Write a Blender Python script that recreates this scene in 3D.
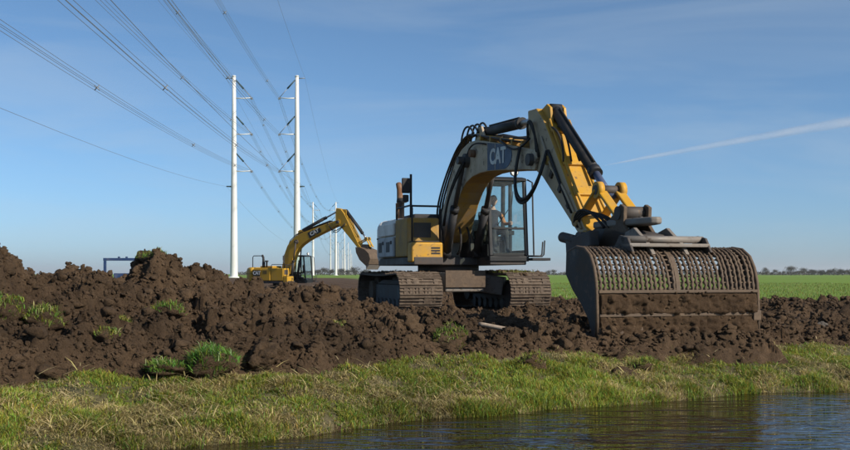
import bpy, bmesh, math, random
import numpy as np
from mathutils import Vector, Matrix

random.seed(7); RNG = np.random.default_rng(7)
for o in list(bpy.data.objects): bpy.data.objects.remove(o)
SC = bpy.context.scene
COL = SC.collection
R = math.radians

# ------------------------------------------------------------------ camera
CAM_Z = 0.9
cd = bpy.data.cameras.new('camera'); cam = bpy.data.objects.new('camera', cd); COL.objects.link(cam)
cam.location = (0, 0, CAM_Z); cam.rotation_euler = (R(90), 0, 0)
cd.sensor_width = 36; cd.lens = 36*1000/850; cd.shift_y = 49/850
cd.clip_start = 0.05; cd.clip_end = 60000
SC.camera = cam

# ------------------------------------------------------------------ sky and sun
SUN = Vector((0.82, -0.57, 0.0)).normalized(); EL = R(32)
SUN = Vector((SUN.x*math.cos(EL), SUN.y*math.cos(EL), math.sin(EL)))
w = bpy.data.worlds.new('World'); SC.world = w; w.use_nodes = True
nt = w.node_tree; nt.nodes.clear()
wo = nt.nodes.new('ShaderNodeOutputWorld'); bg = nt.nodes.new('ShaderNodeBackground')
sky = nt.nodes.new('ShaderNodeTexSky'); sky.sky_type = 'NISHITA'; sky.sun_disc = False
sky.sun_elevation = EL; sky.sun_rotation = math.atan2(SUN.x, SUN.y)
sky.altitude = 0; sky.air_density = 0.7; sky.dust_density = 0.6; sky.ozone_density = 8.5
bg.inputs['Strength'].default_value = 0.105
# thin high cirrus, all round the sky
tc = nt.nodes.new('ShaderNodeTexCoord'); mp = nt.nodes.new('ShaderNodeMapping')
mp.inputs['Rotation'].default_value = (0, R(8), R(20)); mp.inputs['Scale'].default_value = (1.2, 1.6, 8.0); mp.inputs['Location'].default_value = (3.7, 1.2, 0.6)
n1 = nt.nodes.new('ShaderNodeTexNoise'); n1.inputs['Scale'].default_value = 1.7; n1.inputs['Detail'].default_value = 7
n1.inputs['Roughness'].default_value = 0.55; n1.inputs['Distortion'].default_value = 0.6
cr = nt.nodes.new('ShaderNodeValToRGB'); cr.color_ramp.elements[0].position = 0.47; cr.color_ramp.elements[1].position = 0.80
cr.color_ramp.elements[1].color = (0.36, 0.36, 0.36, 1)
mx = nt.nodes.new('ShaderNodeMixRGB'); mx.inputs['Color2'].default_value = (4.2, 4.9, 5.5, 1)
hs = nt.nodes.new('ShaderNodeHueSaturation'); hs.inputs['Saturation'].default_value = 0.92; hs.inputs['Hue'].default_value = 0.488
nt.links.new(tc.outputs['Generated'], mp.inputs['Vector']); nt.links.new(mp.outputs['Vector'], n1.inputs['Vector'])
nt.links.new(n1.outputs['Fac'], cr.inputs['Fac']); nt.links.new(cr.outputs['Color'], mx.inputs['Fac'])
nt.links.new(sky.outputs['Color'], hs.inputs['Color']); nt.links.new(hs.outputs['Color'], mx.inputs['Color1'])
nt.links.new(mx.outputs['Color'], bg.inputs['Color']); nt.links.new(bg.outputs['Background'], wo.inputs['Surface'])
sd = bpy.data.lights.new('sun', 'SUN'); so = bpy.data.objects.new('sun', sd); COL.objects.link(so)
sd.energy = 5.0; sd.angle = R(0.53); sd.color = (1.0, 0.91, 0.78)
so.rotation_euler = (-SUN).to_track_quat('-Z', 'Y').to_euler(); so.location = (20, -20, 30)
SC.view_settings.view_transform = 'Standard'; SC.view_settings.look = 'None'
SC.view_settings.exposure = 0.25; SC.view_settings.gamma = 1.0; SC.view_settings.use_curve_mapping = False

# ------------------------------------------------------------------ noise
def _hash(ix, iy, s):
    h = (ix.astype(np.int64)*374761393 + iy.astype(np.int64)*668265263 + s*1442695041) & 0xFFFFFFFF
    h = ((h ^ (h >> 13))*1274126177) & 0xFFFFFFFF
    h = h ^ (h >> 16)
    return (h & 0xFFFFFF)/float(0xFFFFFF)
def vnoise(x, y, s=0):
    x = np.asarray(x, float); y = np.asarray(y, float)
    ix = np.floor(x); iy = np.floor(y); fx = x-ix; fy = y-iy
    fx = fx*fx*fx*(fx*(fx*6-15)+10); fy = fy*fy*fy*(fy*(fy*6-15)+10)
    a = _hash(ix, iy, s); b = _hash(ix+1, iy, s); c = _hash(ix, iy+1, s); d = _hash(ix+1, iy+1, s)
    return (a*(1-fx)+b*fx)*(1-fy)+(c*(1-fx)+d*fx)*fy
def fbm(x, y, s=0, octv=4, gain=0.5):
    t = 0; a = 1; n = 0
    for i in range(octv):
        t = t+a*(vnoise(x*2**i+17.3*i, y*2**i-9.1*i, s+i)*2-1); n += a; a *= gain
    return t/n
def worley(x, y, s=0):
    """distance and offset to the nearest scattered point, with three random values of that point"""
    ix = np.floor(x); iy = np.floor(y); best = np.full(x.shape, 9.0); v0 = np.zeros(x.shape); v1 = v0; v2 = v0; ox = v0; oy = v0
    for a in (-1, 0, 1):
        for b in (-1, 0, 1):
            dx = x-(ix+a+_hash(ix+a, iy+b, s)); dy = y-(iy+b+_hash(ix+a, iy+b, s+7))
            d = np.hypot(dx, dy); q = d < best; best = np.where(q, d, best); ox = np.where(q, dx, ox); oy = np.where(q, dy, oy)
            v0 = np.where(q, _hash(ix+a, iy+b, s+13), v0); v1 = np.where(q, _hash(ix+a, iy+b, s+19), v1); v2 = np.where(q, _hash(ix+a, iy+b, s+23), v2)
    return best, ox, oy, v0, v1, v2
def crumbs(x, y, f, s):
    """broken clods: tilted facets with creases between them"""
    wx = x*f+0.45*vnoise(x*f*1.9, y*f*1.9, s+3); wy = y*f+0.45*vnoise(x*f*1.9+9, y*f*1.9, s+4)
    d, ox, oy, v, t1, t2 = worley(wx, wy, s)
    return np.clip(1-(d/0.85)**3, 0, 1)*np.clip(0.10+0.85*v**1.6+(t1-0.5)*1.5*ox+(t2-0.5)*1.5*oy, 0, 1.4)/f
def sstep(a, b, x):
    t = np.clip((x-a)/(b-a), 0, 1); return t*t*(3-2*t)

# ------------------------------------------------------------------ materials
MATS = {}
def newmat(name):
    m = bpy.data.materials.new(name); m.use_nodes = True; MATS[name] = m
    nt = m.node_tree; b = nt.nodes['Principled BSDF']
    return m, nt, b
def N(nt, t, **kw):
    n = nt.nodes.new(t)
    for k, v in kw.items():
        if k in n.inputs: n.inputs[k].default_value = v
        else: setattr(n, k, v)
    return n
def ramp(nt, fac, stops):
    r = nt.nodes.new('ShaderNodeValToRGB'); e = r.color_ramp.elements
    while len(e) < len(stops): e.new(0.5)
    for i, (p, c) in enumerate(stops):
        e[i].position = p; e[i].color = c if len(c) == 4 else (*c, 1)
    nt.links.new(fac, r.inputs['Fac']); return r.outputs['Color']
def mixc(nt, fac, a, b, mode='MIX'):
    m = nt.nodes.new('ShaderNodeMixRGB'); m.blend_type = mode
    for s, v in (('Fac', fac), ('Color1', a), ('Color2', b)):
        if isinstance(v, (int, float)): m.inputs[s].default_value = v
        elif isinstance(v, tuple): m.inputs[s].default_value = v if len(v) == 4 else (*v, 1)
        else: nt.links.new(v, m.inputs[s])
    return m.outputs['Color']
def noise(nt, scale, detail=5, rough=0.6, dist=0.0, vec=None):
    n = N(nt, 'ShaderNodeTexNoise', Scale=scale, Detail=detail, Roughness=rough, Distortion=dist)
    if vec is None:
        g = nt.nodes.get('Geo') or nt.nodes.new('ShaderNodeNewGeometry'); g.name = 'Geo'; vec = g.outputs['Position']
    nt.links.new(vec, n.inputs['Vector']); return n.outputs['Fac']
def bump(nt, b, h, strength=0.4, dist=0.02):
    bn = N(nt, 'ShaderNodeBump', Strength=strength, Distance=dist)
    nt.links.new(h, bn.inputs['Height']); nt.links.new(bn.outputs['Normal'], b.inputs['Normal'])
def paint(name, base, rough=0.45, dust=(0.36, 0.30, 0.23), damt=0.4, mud=(0.09, 0.062, 0.042), mamt=0.2, scale=3.0, metal=0.0):
    """worn paint: dust film in patches, mud splashes, fine scratches"""
    m, nt, b = newmat(name)
    f1 = noise(nt, scale, 7, 0.65, 0.4); f2 = noise(nt, scale*3.1, 8, 0.7, 0.2); f3 = noise(nt, scale*0.45, 3, 0.5)
    c = mixc(nt, f3, tuple(v*0.82 for v in base), tuple(min(1, v*1.1) for v in base))
    dm = ramp(nt, f1, [(0.62-damt*0.5, (0, 0, 0)), (0.80-damt*0.3, (damt*1.4 if damt*1.4 < 0.95 else 0.95,)*3)])
    c = mixc(nt, dm, c, dust)
    mm = ramp(nt, f2, [(0.66-mamt*0.4, (0, 0, 0)), (0.72-mamt*0.3, (0.95,)*3)])
    c = mixc(nt, mm, c, mud)
    nt.links.new(c, b.inputs['Base Color'])
    rr = ramp(nt, f1, [(0.3, (rough,)*3), (0.7, (min(1, rough+0.35),)*3)])
    nt.links.new(rr, b.inputs['Roughness']); b.inputs['Metallic'].default_value = metal
    b.inputs['Specular IOR Level'].default_value = 0.4
    bump(nt, b, f2, 0.25, 0.01)
    return m
paint('yellow', (0.50, 0.26, 0.016), 0.45, dust=(0.30, 0.215, 0.115), damt=0.38, mamt=0.16)
paint('yellow_dusty', (0.42, 0.23, 0.03), 0.6, dust=(0.28, 0.20, 0.12), damt=0.55, mamt=0.16)
paint('stick_side', (0.46, 0.34, 0.20), 0.6, dust=(0.38, 0.31, 0.23), damt=0.6, mamt=0.2, scale=2.2)
paint('side_dust', (0.54, 0.44, 0.33), 0.65, dust=(0.36, 0.28, 0.19), damt=0.5, mamt=0.26, scale=1.9)
paint('pale_grey', (0.80, 0.75, 0.69), 0.5, dust=(0.42, 0.38, 0.34), damt=0.35, mamt=0.04, scale=1.8)
paint('mid_grey', (0.44, 0.44, 0.44), 0.5, dust=(0.34, 0.3, 0.26), damt=0.3, mamt=0.08, scale=1.8)
paint('far_yellow', (0.44, 0.245, 0.015), 0.45, dust=(0.3, 0.22, 0.1), damt=0.3, mamt=0.05, scale=1.0)
paint('black', (0.018, 0.018, 0.02), 0.5, dust=(0.09, 0.075, 0.06), damt=0.3, mamt=0.06)
paint('cab_black', (0.012, 0.013, 0.014), 0.4, dust=(0.06, 0.055, 0.05), damt=0.15, mamt=0.02)
paint('dark_steel', (0.055, 0.05, 0.048), 0.5, dust=(0.13, 0.1, 0.08), damt=0.4, mamt=0.2, metal=0.3)
paint('grey_steel', (0.19, 0.175, 0.16), 0.5, dust=(0.24, 0.2, 0.16), damt=0.5, mamt=0.25, metal=0.3)
paint('muddy_steel', (0.085, 0.058, 0.038), 0.6, dust=(0.17, 0.12, 0.08), damt=0.5, mamt=0.5, metal=0.1, scale=5)
paint('plate_dark', (0.030, 0.026, 0.023), 0.55, dust=(0.10, 0.075, 0.052), damt=0.45, mamt=0.3, scale=3)
paint('rod', (0.5, 0.5, 0.52), 0.2, dust=(0.2, 0.17, 0.14), damt=0.2, mamt=0.05, metal=0.9)
paint('blue_rod', (0.10, 0.13, 0.22), 0.3, dust=(0.2, 0.17, 0.14), damt=0.2, mamt=0.05, metal=0.4)
paint('logo_blue', (0.05, 0.085, 0.15), 0.5, dust=(0.3, 0.26, 0.22), damt=0.3, mamt=0.03)
paint('logo_white', (0.62, 0.62, 0.6), 0.5, dust=(0.3, 0.26, 0.22), damt=0.25, mamt=0.02)
paint('blue_paint', (0.016, 0.042, 0.12), 0.45, damt=0.2, mamt=0.05)
paint('pole_white', (0.66, 0.66, 0.64), 0.5, dust=(0.62, 0.6, 0.56), damt=0.2, mamt=0.0, scale=0.4)
paint('insulator', (0.025, 0.06, 0.075), 0.4, damt=0.0, mamt=0.0)
paint('wire', (0.24, 0.26, 0.29), 0.45, damt=0.0, mamt=0.0, metal=0.5)
paint('rubber', (0.014, 0.014, 0.015), 0.55, dust=(0.07, 0.06, 0.05), damt=0.3, mamt=0.05)
paint('rust', (0.16, 0.075, 0.035), 0.8, damt=0.3, mamt=0.1)
paint('jacket', (0.035, 0.035, 0.05), 0.85, damt=0.1, mamt=0.0, scale=8)
paint('sleeve', (0.55, 0.22, 0.08), 0.85, damt=0.1, mamt=0.0, scale=8)
paint('trousers', (0.04, 0.04, 0.045), 0.85, damt=0.2, mamt=0.0, scale=8)
paint('skin', (0.68, 0.42, 0.32), 0.5, damt=0.0, mamt=0.0)
paint('hair', (0.08, 0.05, 0.03), 0.7, damt=0.0, mamt=0.0)
paint('seat_cloth', (0.05, 0.05, 0.055), 0.8, damt=0.2, mamt=0.0)
m, nt, b = newmat('glass')
nt.nodes.remove(b)
tr = N(nt, 'ShaderNodeBsdfTransparent'); tr.inputs['Color'].default_value = (0.88, 0.93, 0.92, 1)
gl = N(nt, 'ShaderNodeBsdfGlossy', Roughness=0.03); fr = N(nt, 'ShaderNodeFresnel', IOR=1.5)
df = N(nt, 'ShaderNodeBsdfDiffuse'); df.inputs['Color'].default_value = (0.33, 0.31, 0.27, 1)
gd = noise(nt, 4, 6, 0.7); gdr = ramp(nt, gd, [(0.4, (0.01,)*3), (0.75, (0.07,)*3)])
mg = N(nt, 'ShaderNodeMixShader'); mg2 = N(nt, 'ShaderNodeMixShader')
nt.links.new(gdr, mg2.inputs['Fac']); nt.links.new(tr.outputs[0], mg2.inputs[1]); nt.links.new(df.outputs[0], mg2.inputs[2])
gb = N(nt, 'ShaderNodeNewGeometry'); sb = N(nt, 'ShaderNodeMath', operation='SUBTRACT'); sb.inputs[0].default_value = 1.0; nt.links.new(gb.outputs['Backfacing'], sb.inputs[1])
mb = N(nt, 'ShaderNodeMath', operation='MULTIPLY'); nt.links.new(fr.outputs[0], mb.inputs[0]); nt.links.new(sb.outputs[0], mb.inputs[1])
nt.links.new(mb.outputs[0], mg.inputs['Fac']); nt.links.new(mg2.outputs[0], mg.inputs[1]); nt.links.new(gl.outputs[0], mg.inputs[2])
nt.links.new(mg.outputs[0], nt.nodes['Material Output'].inputs['Surface'])
m, nt, b = newmat('lens'); b.inputs['Base Color'].default_value = (0.75, 0.75, 0.72, 1); b.inputs['Roughness'].default_value = 0.15

def soil_mat(name, dark, light, sc=1.0):
    m, nt, b = newmat(name)
    f1 = noise(nt, 2.2*sc, 8, 0.65); f2 = noise(nt, 26*sc, 6, 0.7); f3 = noise(nt, 0.6*sc, 3, 0.5)
    c = ramp(nt, f1, [(0.3, dark), (0.72, light)])
    c = mixc(nt, ramp(nt, f2, [(0.35, (0, 0, 0)), (0.75, (0.7,)*3)]), c, tuple(v*1.35 for v in light))
    f5 = noise(nt, 6.5*sc, 4, 0.6, 0.5); c = mixc(nt, ramp(nt, f5, [(0.52, (0, 0, 0)), (0.66, (0.55,)*3)]), c, tuple(v*1.3 for v in light))
    c = mixc(nt, ramp(nt, f3, [(0.45, (0, 0, 0)), (0.7, (0.55,)*3)]), c, tuple(v*0.62 for v in dark))
    nt.links.new(c, b.inputs['Base Color']); b.inputs['Roughness'].default_value = 0.9
    b.inputs['Specular IOR Level'].default_value = 0.2
    f4 = noise(nt, 40*sc, 8, 0.75)
    bump(nt, b, f4, 1.0, 0.05)
    return m
soil_mat('soil', (0.029, 0.018, 0.010), (0.106, 0.067, 0.038))
soil_mat('clod', (0.032, 0.020, 0.011), (0.118, 0.076, 0.044))
soil_mat('grey_clod', (0.085, 0.073, 0.062), (0.19, 0.165, 0.14))
soil_mat('mud', (0.040, 0.024, 0.013), (0.105, 0.065, 0.036), 2.0)
m, nt, b = newmat('blade')
a = N(nt, 'ShaderNodeVertexColor', layer_name='Col'); nt.links.new(a.outputs['Color'], b.inputs['Base Color'])
b.inputs['Roughness'].default_value = 0.6; b.inputs['Specular IOR Level'].default_value = 0.25
tl = N(nt, 'ShaderNodeBsdfTranslucent'); nt.links.new(a.outputs['Color'], tl.inputs['Color'])
ms = N(nt, 'ShaderNodeMixShader', Fac=0.4); nt.links.new(b.outputs[0], ms.inputs[1]); nt.links.new(tl.outputs[0], ms.inputs[2])
nt.links.new(ms.outputs[0], nt.nodes['Material Output'].inputs['Surface'])
# ground sheet: meadow, with earthy thatch in places
m, nt, b = newmat('meadow')
f1 = noise(nt, 0.05, 4, 0.5); f2 = noise(nt, 1.3, 7, 0.65); f3 = noise(nt, 14, 6, 0.7)
c = ramp(nt, f1, [(0.3, (0.115, 0.190, 0.028)), (0.7, (0.165, 0.255, 0.040))])
c = mixc(nt, ramp(nt, f2, [(0.35, (0, 0, 0)), (0.75, (0.6,)*3)]), c, (0.20, 0.28, 0.050))
c = mixc(nt, ramp(nt, f3, [(0.4, (0, 0, 0)), (0.8, (0.6,)*3)]), c, (0.08, 0.145, 0.022))
nt.links.new(c, b.inputs['Base Color']); b.inputs['Roughness'].default_value = 0.85; b.inputs['Specular IOR Level'].default_value = 0.15
bump(nt, b, f3, 0.6, 0.06)
# bank under the grass: thatch and earth
m, nt, b = newmat('thatch')
f2 = noise(nt, 2.5, 7, 0.65); f3 = noise(nt, 30, 6, 0.7)
c = ramp(nt, f2, [(0.32, (0.05, 0.052, 0.016)), (0.5, (0.095, 0.085, 0.032)), (0.7, (0.12, 0.09, 0.045))])
c = mixc(nt, ramp(nt, f3, [(0.4, (0, 0, 0)), (0.8, (0.8,)*3)]), c, (0.06, 0.043, 0.025))
nt.links.new(c, b.inputs['Base Color']); b.inputs['Roughness'].default_value = 0.9
bump(nt, b, f3, 0.8, 0.04)
# water
m, nt, b = newmat('water')
b.inputs['Base Color'].default_value = (0.012, 0.008, 0.004, 1); b.inputs['Roughness'].default_value = 0.02; b.inputs['IOR'].default_value = 1.33
b.inputs['Specular IOR Level'].default_value = 0.8
tcn = N(nt, 'ShaderNodeNewGeometry'); mpn = N(nt, 'ShaderNodeMapping'); mpn.inputs['Rotation'].default_value = (0, 0, R(-14)); mpn.inputs['Scale'].default_value = (0.42, 1.5, 1)
nt.links.new(tcn.outputs['Position'], mpn.inputs['Vector'])
h1 = noise(nt, 1.9, 3, 0.55, 0.5, mpn.outputs['Vector']); h2 = noise(nt, 5.5, 2, 0.5, 0.2, mpn.outputs['Vector'])
h = mixc(nt, 0.3, h1, h2); bump(nt, b, h, 0.33, 0.20)
# bare twiggy crowns far away
m, nt, b = newmat('twigs')
c = ramp(nt, noise(nt, 0.4, 4), [(0.3, (0.050, 0.045, 0.045)), (0.7, (0.085, 0.085, 0.06))])
nt.links.new(c, b.inputs['Base Color']); b.inputs['Roughness'].default_value = 0.9
m, nt, b = newmat('bark'); b.inputs['Base Color'].default_value = (0.06, 0.05, 0.045, 1); b.inputs['Roughness'].default_value = 0.9
m, nt, b = newmat('wood')
c = ramp(nt, noise(nt, 18, 5), [(0.3, (0.22, 0.16, 0.11)), (0.7, (0.42, 0.34, 0.26))]); nt.links.new(c, b.inputs['Base Color']); b.inputs['Roughness'].default_value = 0.8
# condensation trail: thin ice cloud, lit by the sun
m, nt, b = newmat('ice_trail'); nt.nodes.remove(b)
tco = N(nt, 'ShaderNodeTexCoord'); mpo = N(nt, 'ShaderNodeMapping'); mpo.inputs['Scale'].default_value = (0.0016, 0.009, 0.009)
nt.links.new(tco.outputs['Object'], mpo.inputs['Vector'])
fz = noise(nt, 1.0, 6, 0.6, 0.3, mpo.outputs['Vector'])
lw = N(nt, 'ShaderNodeLayerWeight', Blend=0.5)
inv = N(nt, 'ShaderNodeMath', operation='SUBTRACT'); inv.inputs[0].default_value = 1.0; nt.links.new(lw.outputs['Facing'], inv.inputs[1])
pw = N(nt, 'ShaderNodeMath', operation='POWER'); nt.links.new(inv.outputs[0], pw.inputs[0]); pw.inputs[1].default_value = 1.3
nr = ramp(nt, fz, [(0.3, (0.16,)*3), (0.75, (0.50,)*3)])
mu = N(nt, 'ShaderNodeMath', operation='MULTIPLY'); nt.links.new(pw.outputs[0], mu.inputs[0]); nt.links.new(nr, mu.inputs[1])
t1 = N(nt, 'ShaderNodeBsdfTransparent'); t2 = N(nt, 'ShaderNodeBsdfTranslucent'); t2.inputs['Color'].default_value = (0.9, 0.9, 0.9, 1)
d2 = N(nt, 'ShaderNodeBsdfDiffuse'); d2.inputs['Color'].default_value = (0.9, 0.9, 0.9, 1)
m1 = N(nt, 'ShaderNodeMixShader', Fac=0.5); nt.links.new(t2.outputs[0], m1.inputs[1]); nt.links.new(d2.outputs[0], m1.inputs[2])
m2 = N(nt, 'ShaderNodeMixShader'); nt.links.new(mu.outputs[0], m2.inputs['Fac']); nt.links.new(t1.outputs[0], m2.inputs[1]); nt.links.new(m1.outputs[0], m2.inputs[2])
nt.links.new(m2.outputs[0], nt.nodes['Material Output'].inputs['Surface'])

# ------------------------------------------------------------------ mesh helpers
def link(o, parent=None):
    COL.objects.link(o)
    if parent is not None: o.parent = parent
    return o
def tag(o, label=None, cat=None, group=None, kind=None):
    if label: o['label'] = label
    if cat: o['category'] = cat
    if group: o['group'] = group
    if kind: o['kind'] = kind
    return o
def thing(name, label, cat, loc=(0, 0, 0), rz=0.0, group=None):
    o = bpy.data.objects.new(name, None); o.empty_display_size = 0.2
    link(o); o.location = loc; o.rotation_euler = (0, 0, rz)
    return tag(o, label, cat, group)
def copy_tree(o, parent=None):
    kids = [c for c in COL.objects if c.parent == o]
    c = o.copy(); COL.objects.link(c); c.parent = parent
    for k in kids: copy_tree(k, c)
    return c
class MB:
    """collects faces for ONE mesh object"""
    def __init__(s): s.v = []; s.f = []; s.sm = []; s.mi = []
    def add(s, vs, fs, smooth=False, mi=0):
        k = len(s.v); s.v += [tuple(v) for v in vs]
        for i, f in enumerate(fs):
            s.f.append([k+j for j in f]); s.sm.append(smooth if isinstance(smooth, bool) else smooth[i]); s.mi.append(mi if isinstance(mi, int) else mi[i])
        return s
    def box(s, c, size, rot=None, mi=0):
        x, y, z = (v/2 for v in size)
        vs = [Vector(p) for p in ((-x, -y, -z), (x, -y, -z), (x, y, -z), (-x, y, -z), (-x, -y, z), (x, -y, z), (x, y, z), (-x, y, z))]
        if rot is not None: vs = [rot @ v for v in vs]
        c = Vector(c)
        return s.add([v+c for v in vs], [(0, 3, 2, 1), (4, 5, 6, 7), (0, 1, 5, 4), (1, 2, 6, 5), (2, 3, 7, 6), (3, 0, 4, 7)], mi=mi)
    def bx(s, x0, x1, y0, y1, z0, z1, mi=0):
        return s.box(((x0+x1)/2, (y0+y1)/2, (z0+z1)/2), (x1-x0, y1-y0, z1-z0), mi=mi)
    def prism(s, pts, y0, y1, side_mi=0, rim_mi=0, smooth=False):
        """(x, z) outline extruded along y"""
        n = len(pts)
        a = sum(pts[i][0]*pts[(i+1) % n][1]-pts[(i+1) % n][0]*pts[i][1] for i in range(n))
        if a < 0: pts = pts[::-1]
        vs = [(x, y0, z) for x, z in pts]+[(x, y1, z) for x, z in pts]
        fs = [tuple(range(n)), tuple(range(2*n-1, n-1, -1))]+[(i, n+i, n+(i+1) % n, (i+1) % n) for i in range(n)]
        return s.add(vs, fs, [False, False]+[smooth]*n, [side_mi]*2+[rim_mi]*n)
    def plan(s, pts, z0, z1, smooth=False):
        n = len(pts)
        a = sum(pts[i][0]*pts[(i+1) % n][1]-pts[(i+1) % n][0]*pts[i][1] for i in range(n))
        if a < 0: pts = pts[::-1]
        vs = [(x, y, z0) for x, y in pts]+[(x, y, z1) for x, y in pts]
        fs = [tuple(range(n-1, -1, -1)), tuple(range(n, 2*n))]+[(i, (i+1) % n, n+(i+1) % n, n+i) for i in range(n)]
        return s.add(vs, fs, [False, False]+[smooth]*n)
    def tube(s, path, r, n=8, caps=True, mi=0):
        P = [Vector(p) for p in path]; rr = r if isinstance(r, (list, tuple)) else [r]*len(P)
        vs = []; up = None
        for i, p in enumerate(P):
            t = (P[min(i+1, len(P)-1)]-P[max(i-1, 0)]).normalized()
            if up is None:
                up = Vector((0, 0, 1)) if abs(t.z) < 0.9 else Vector((1, 0, 0))
            a = (up-t*up.dot(t)).normalized(); up = a; bb = t.cross(a)
            for k in range(n):
                th = 2*math.pi*k/n; vs.append(p+(a*math.cos(th)+bb*math.sin(th))*rr[i])
        fs = []; sm = []
        for i in range(len(P)-1):
            for k in range(n):
                fs.append((i*n+k, i*n+(k+1) % n, (i+1)*n+(k+1) % n, (i+1)*n+k)); sm.append(True)
        if caps:
            fs.append(tuple(range(n-1, -1, -1))); sm.append(False)
            fs.append(tuple((len(P)-1)*n+k for k in range(n))); sm.append(False)
        return s.add(vs, fs, sm, mi)
    def cyl(s, p0, p1, r, r2=None, n=20, mi=0): return s.tube([p0, p1], [r, r if r2 is None else r2], n, mi=mi)
    def build(s, name, mat, parent=None, bevel=0.0, seg=2, label=None):
        me = bpy.data.meshes.new(name); me.from_pydata(s.v, [], s.f)
        me.polygons.foreach_set('use_smooth', s.sm)
        for mm in (mat if isinstance(mat, (list, tuple)) else [mat]): me.materials.append(MATS[mm])
        me.polygons.foreach_set('material_index', s.mi); me.update()
        o = link(bpy.data.objects.new(name, me), parent)
        if bevel:
            md = o.modifiers.new('bevel', 'BEVEL'); md.width = bevel; md.segments = seg; md.limit_method = 'ANGLE'; md.angle_limit = R(35)
        if label: o['label'] = label
        return o
def npmesh(name, V, Fq, mat, parent=None, col=None, smooth=False):
    """big mesh from numpy: V (n,3), Fq (m,k) faces all of one size"""
    V = np.ascontiguousarray(V, np.float32); Fq = np.ascontiguousarray(Fq, np.int32)
    k = Fq.shape[1]; me = bpy.data.meshes.new(name)
    me.vertices.add(len(V)); me.vertices.foreach_set('co', V.ravel())
    me.loops.add(Fq.size); me.loops.foreach_set('vertex_index', Fq.ravel())
    me.polygons.add(len(Fq)); me.polygons.foreach_set('loop_start', np.arange(0, Fq.size, k, dtype=np.int32))
    if smooth: me.polygons.foreach_set('use_smooth', np.ones(len(Fq), bool))
    me.update(calc_edges=True)
    if col is not None:
        ca = me.color_attributes.new('Col', 'FLOAT_COLOR', 'POINT'); ca.data.foreach_set('color', np.ascontiguousarray(col, np.float32).ravel())
    for mm in (mat if isinstance(mat, list) else [mat]): me.materials.append(MATS[mm])
    return link(bpy.data.objects.new(name, me), parent)
def grid_faces(nx, ny):
    i = np.arange(nx-1)[None, :]; j = np.arange(ny-1)[:, None]
    a = (j*nx+i).ravel()
    return np.stack([a, a+1, a+nx+1, a+nx], 1)

# ------------------------------------------------------------------ terrain shape
SHX = [-60, -20, -10, -5, -3.5, -1.8, -1.1, -0.62, -0.09, 0.74, 1.34, 2.15, 3.09, 4.08, 5.18, 8, 14, 30, 60]
SHY = [-18, -1.5, 3.6, 6.5, 7.5, 8.5, 8.9, 9.45, 9.95, 10.25, 10.7, 11.0, 11.6, 12.1, 12.35, 13.4, 15.8, 22, 34]
DBX = [-20, -5, -3.5, -2.2, -1.2, -0.7, 0, 0.8, 1.6, 2.6, 3.3, 4.5, 6, 10, 20]
DBV = [2.0, 1.6, 1.5, 1.4, 1.1, 1.3, 1.4, 1.3, 1.35, 1.15, 1.5, 1.7, 1.9, 2.2, 3]
WATER_Z = -0.55
MC = np.array([0.55, 23.6]); PSI = R(16)
MF = np.array([math.sin(PSI), -math.cos(PSI)]); ML = np.array([math.cos(PSI), math.sin(PSI)])
def shore(x, y): return (y-np.interp(x, SHX, SHY))*0.87
def G(x, y):
    x = np.asarray(x, float); y = np.asarray(y, float)
    d = shore(x, y)+0.10*fbm(x*1.3, y*1.3, 3, 3)
    far = np.interp(d, [-60, -9.5, -8.3, -7.4, -3, -1, -0.3, 0, 0.12, 0.45, 1.1, 1.9, 3, 9, 20], [-0.35, -0.35, -0.45, -0.9, -1.35, -1.05, -0.72, -0.57, -0.47, -0.38, -0.22, -0.06, 0.02, 0.02, 0])
    far = far-0.16*sstep(3.5, 7, x)*sstep(0.3, 1.2, d)*sstep(9, 5, d)
    r2 = ((x+10)/17)**2+((y-74)/17)**2
    pit = -0.9*np.clip(1.6-r2, 0, 1)
    wob = 0.05*fbm(x*0.5, y*0.5, 5, 3)*np.exp(-np.abs(y)/60)
    tus = (0.10*np.abs(fbm(x*1.6, y*1.6, 611, 2))+0.06*np.abs(fbm(x*4.2, y*4.2, 617, 2))-0.04)*sstep(-0.02, 0.25, d)*sstep(6, 3, d)
    return far+pit+wob+tus
def soil_mask(x, y):
    d = shore(x, y)
    n = 0.34*fbm(x*0.8, y*0.8, 21, 4, 0.6)
    m1 = sstep(-0.05, 0.40, d-np.interp(x, DBX, DBV)+n)
    yf = np.interp(x, [-30, -1, 1.5, 5, 9, 20], [52, 52, 42, 28, 26.5, 26.5])+1.2*fbm(x*0.5, y*0.3, 33, 3)
    return m1*sstep(0, 1.2, yf-y)
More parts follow.
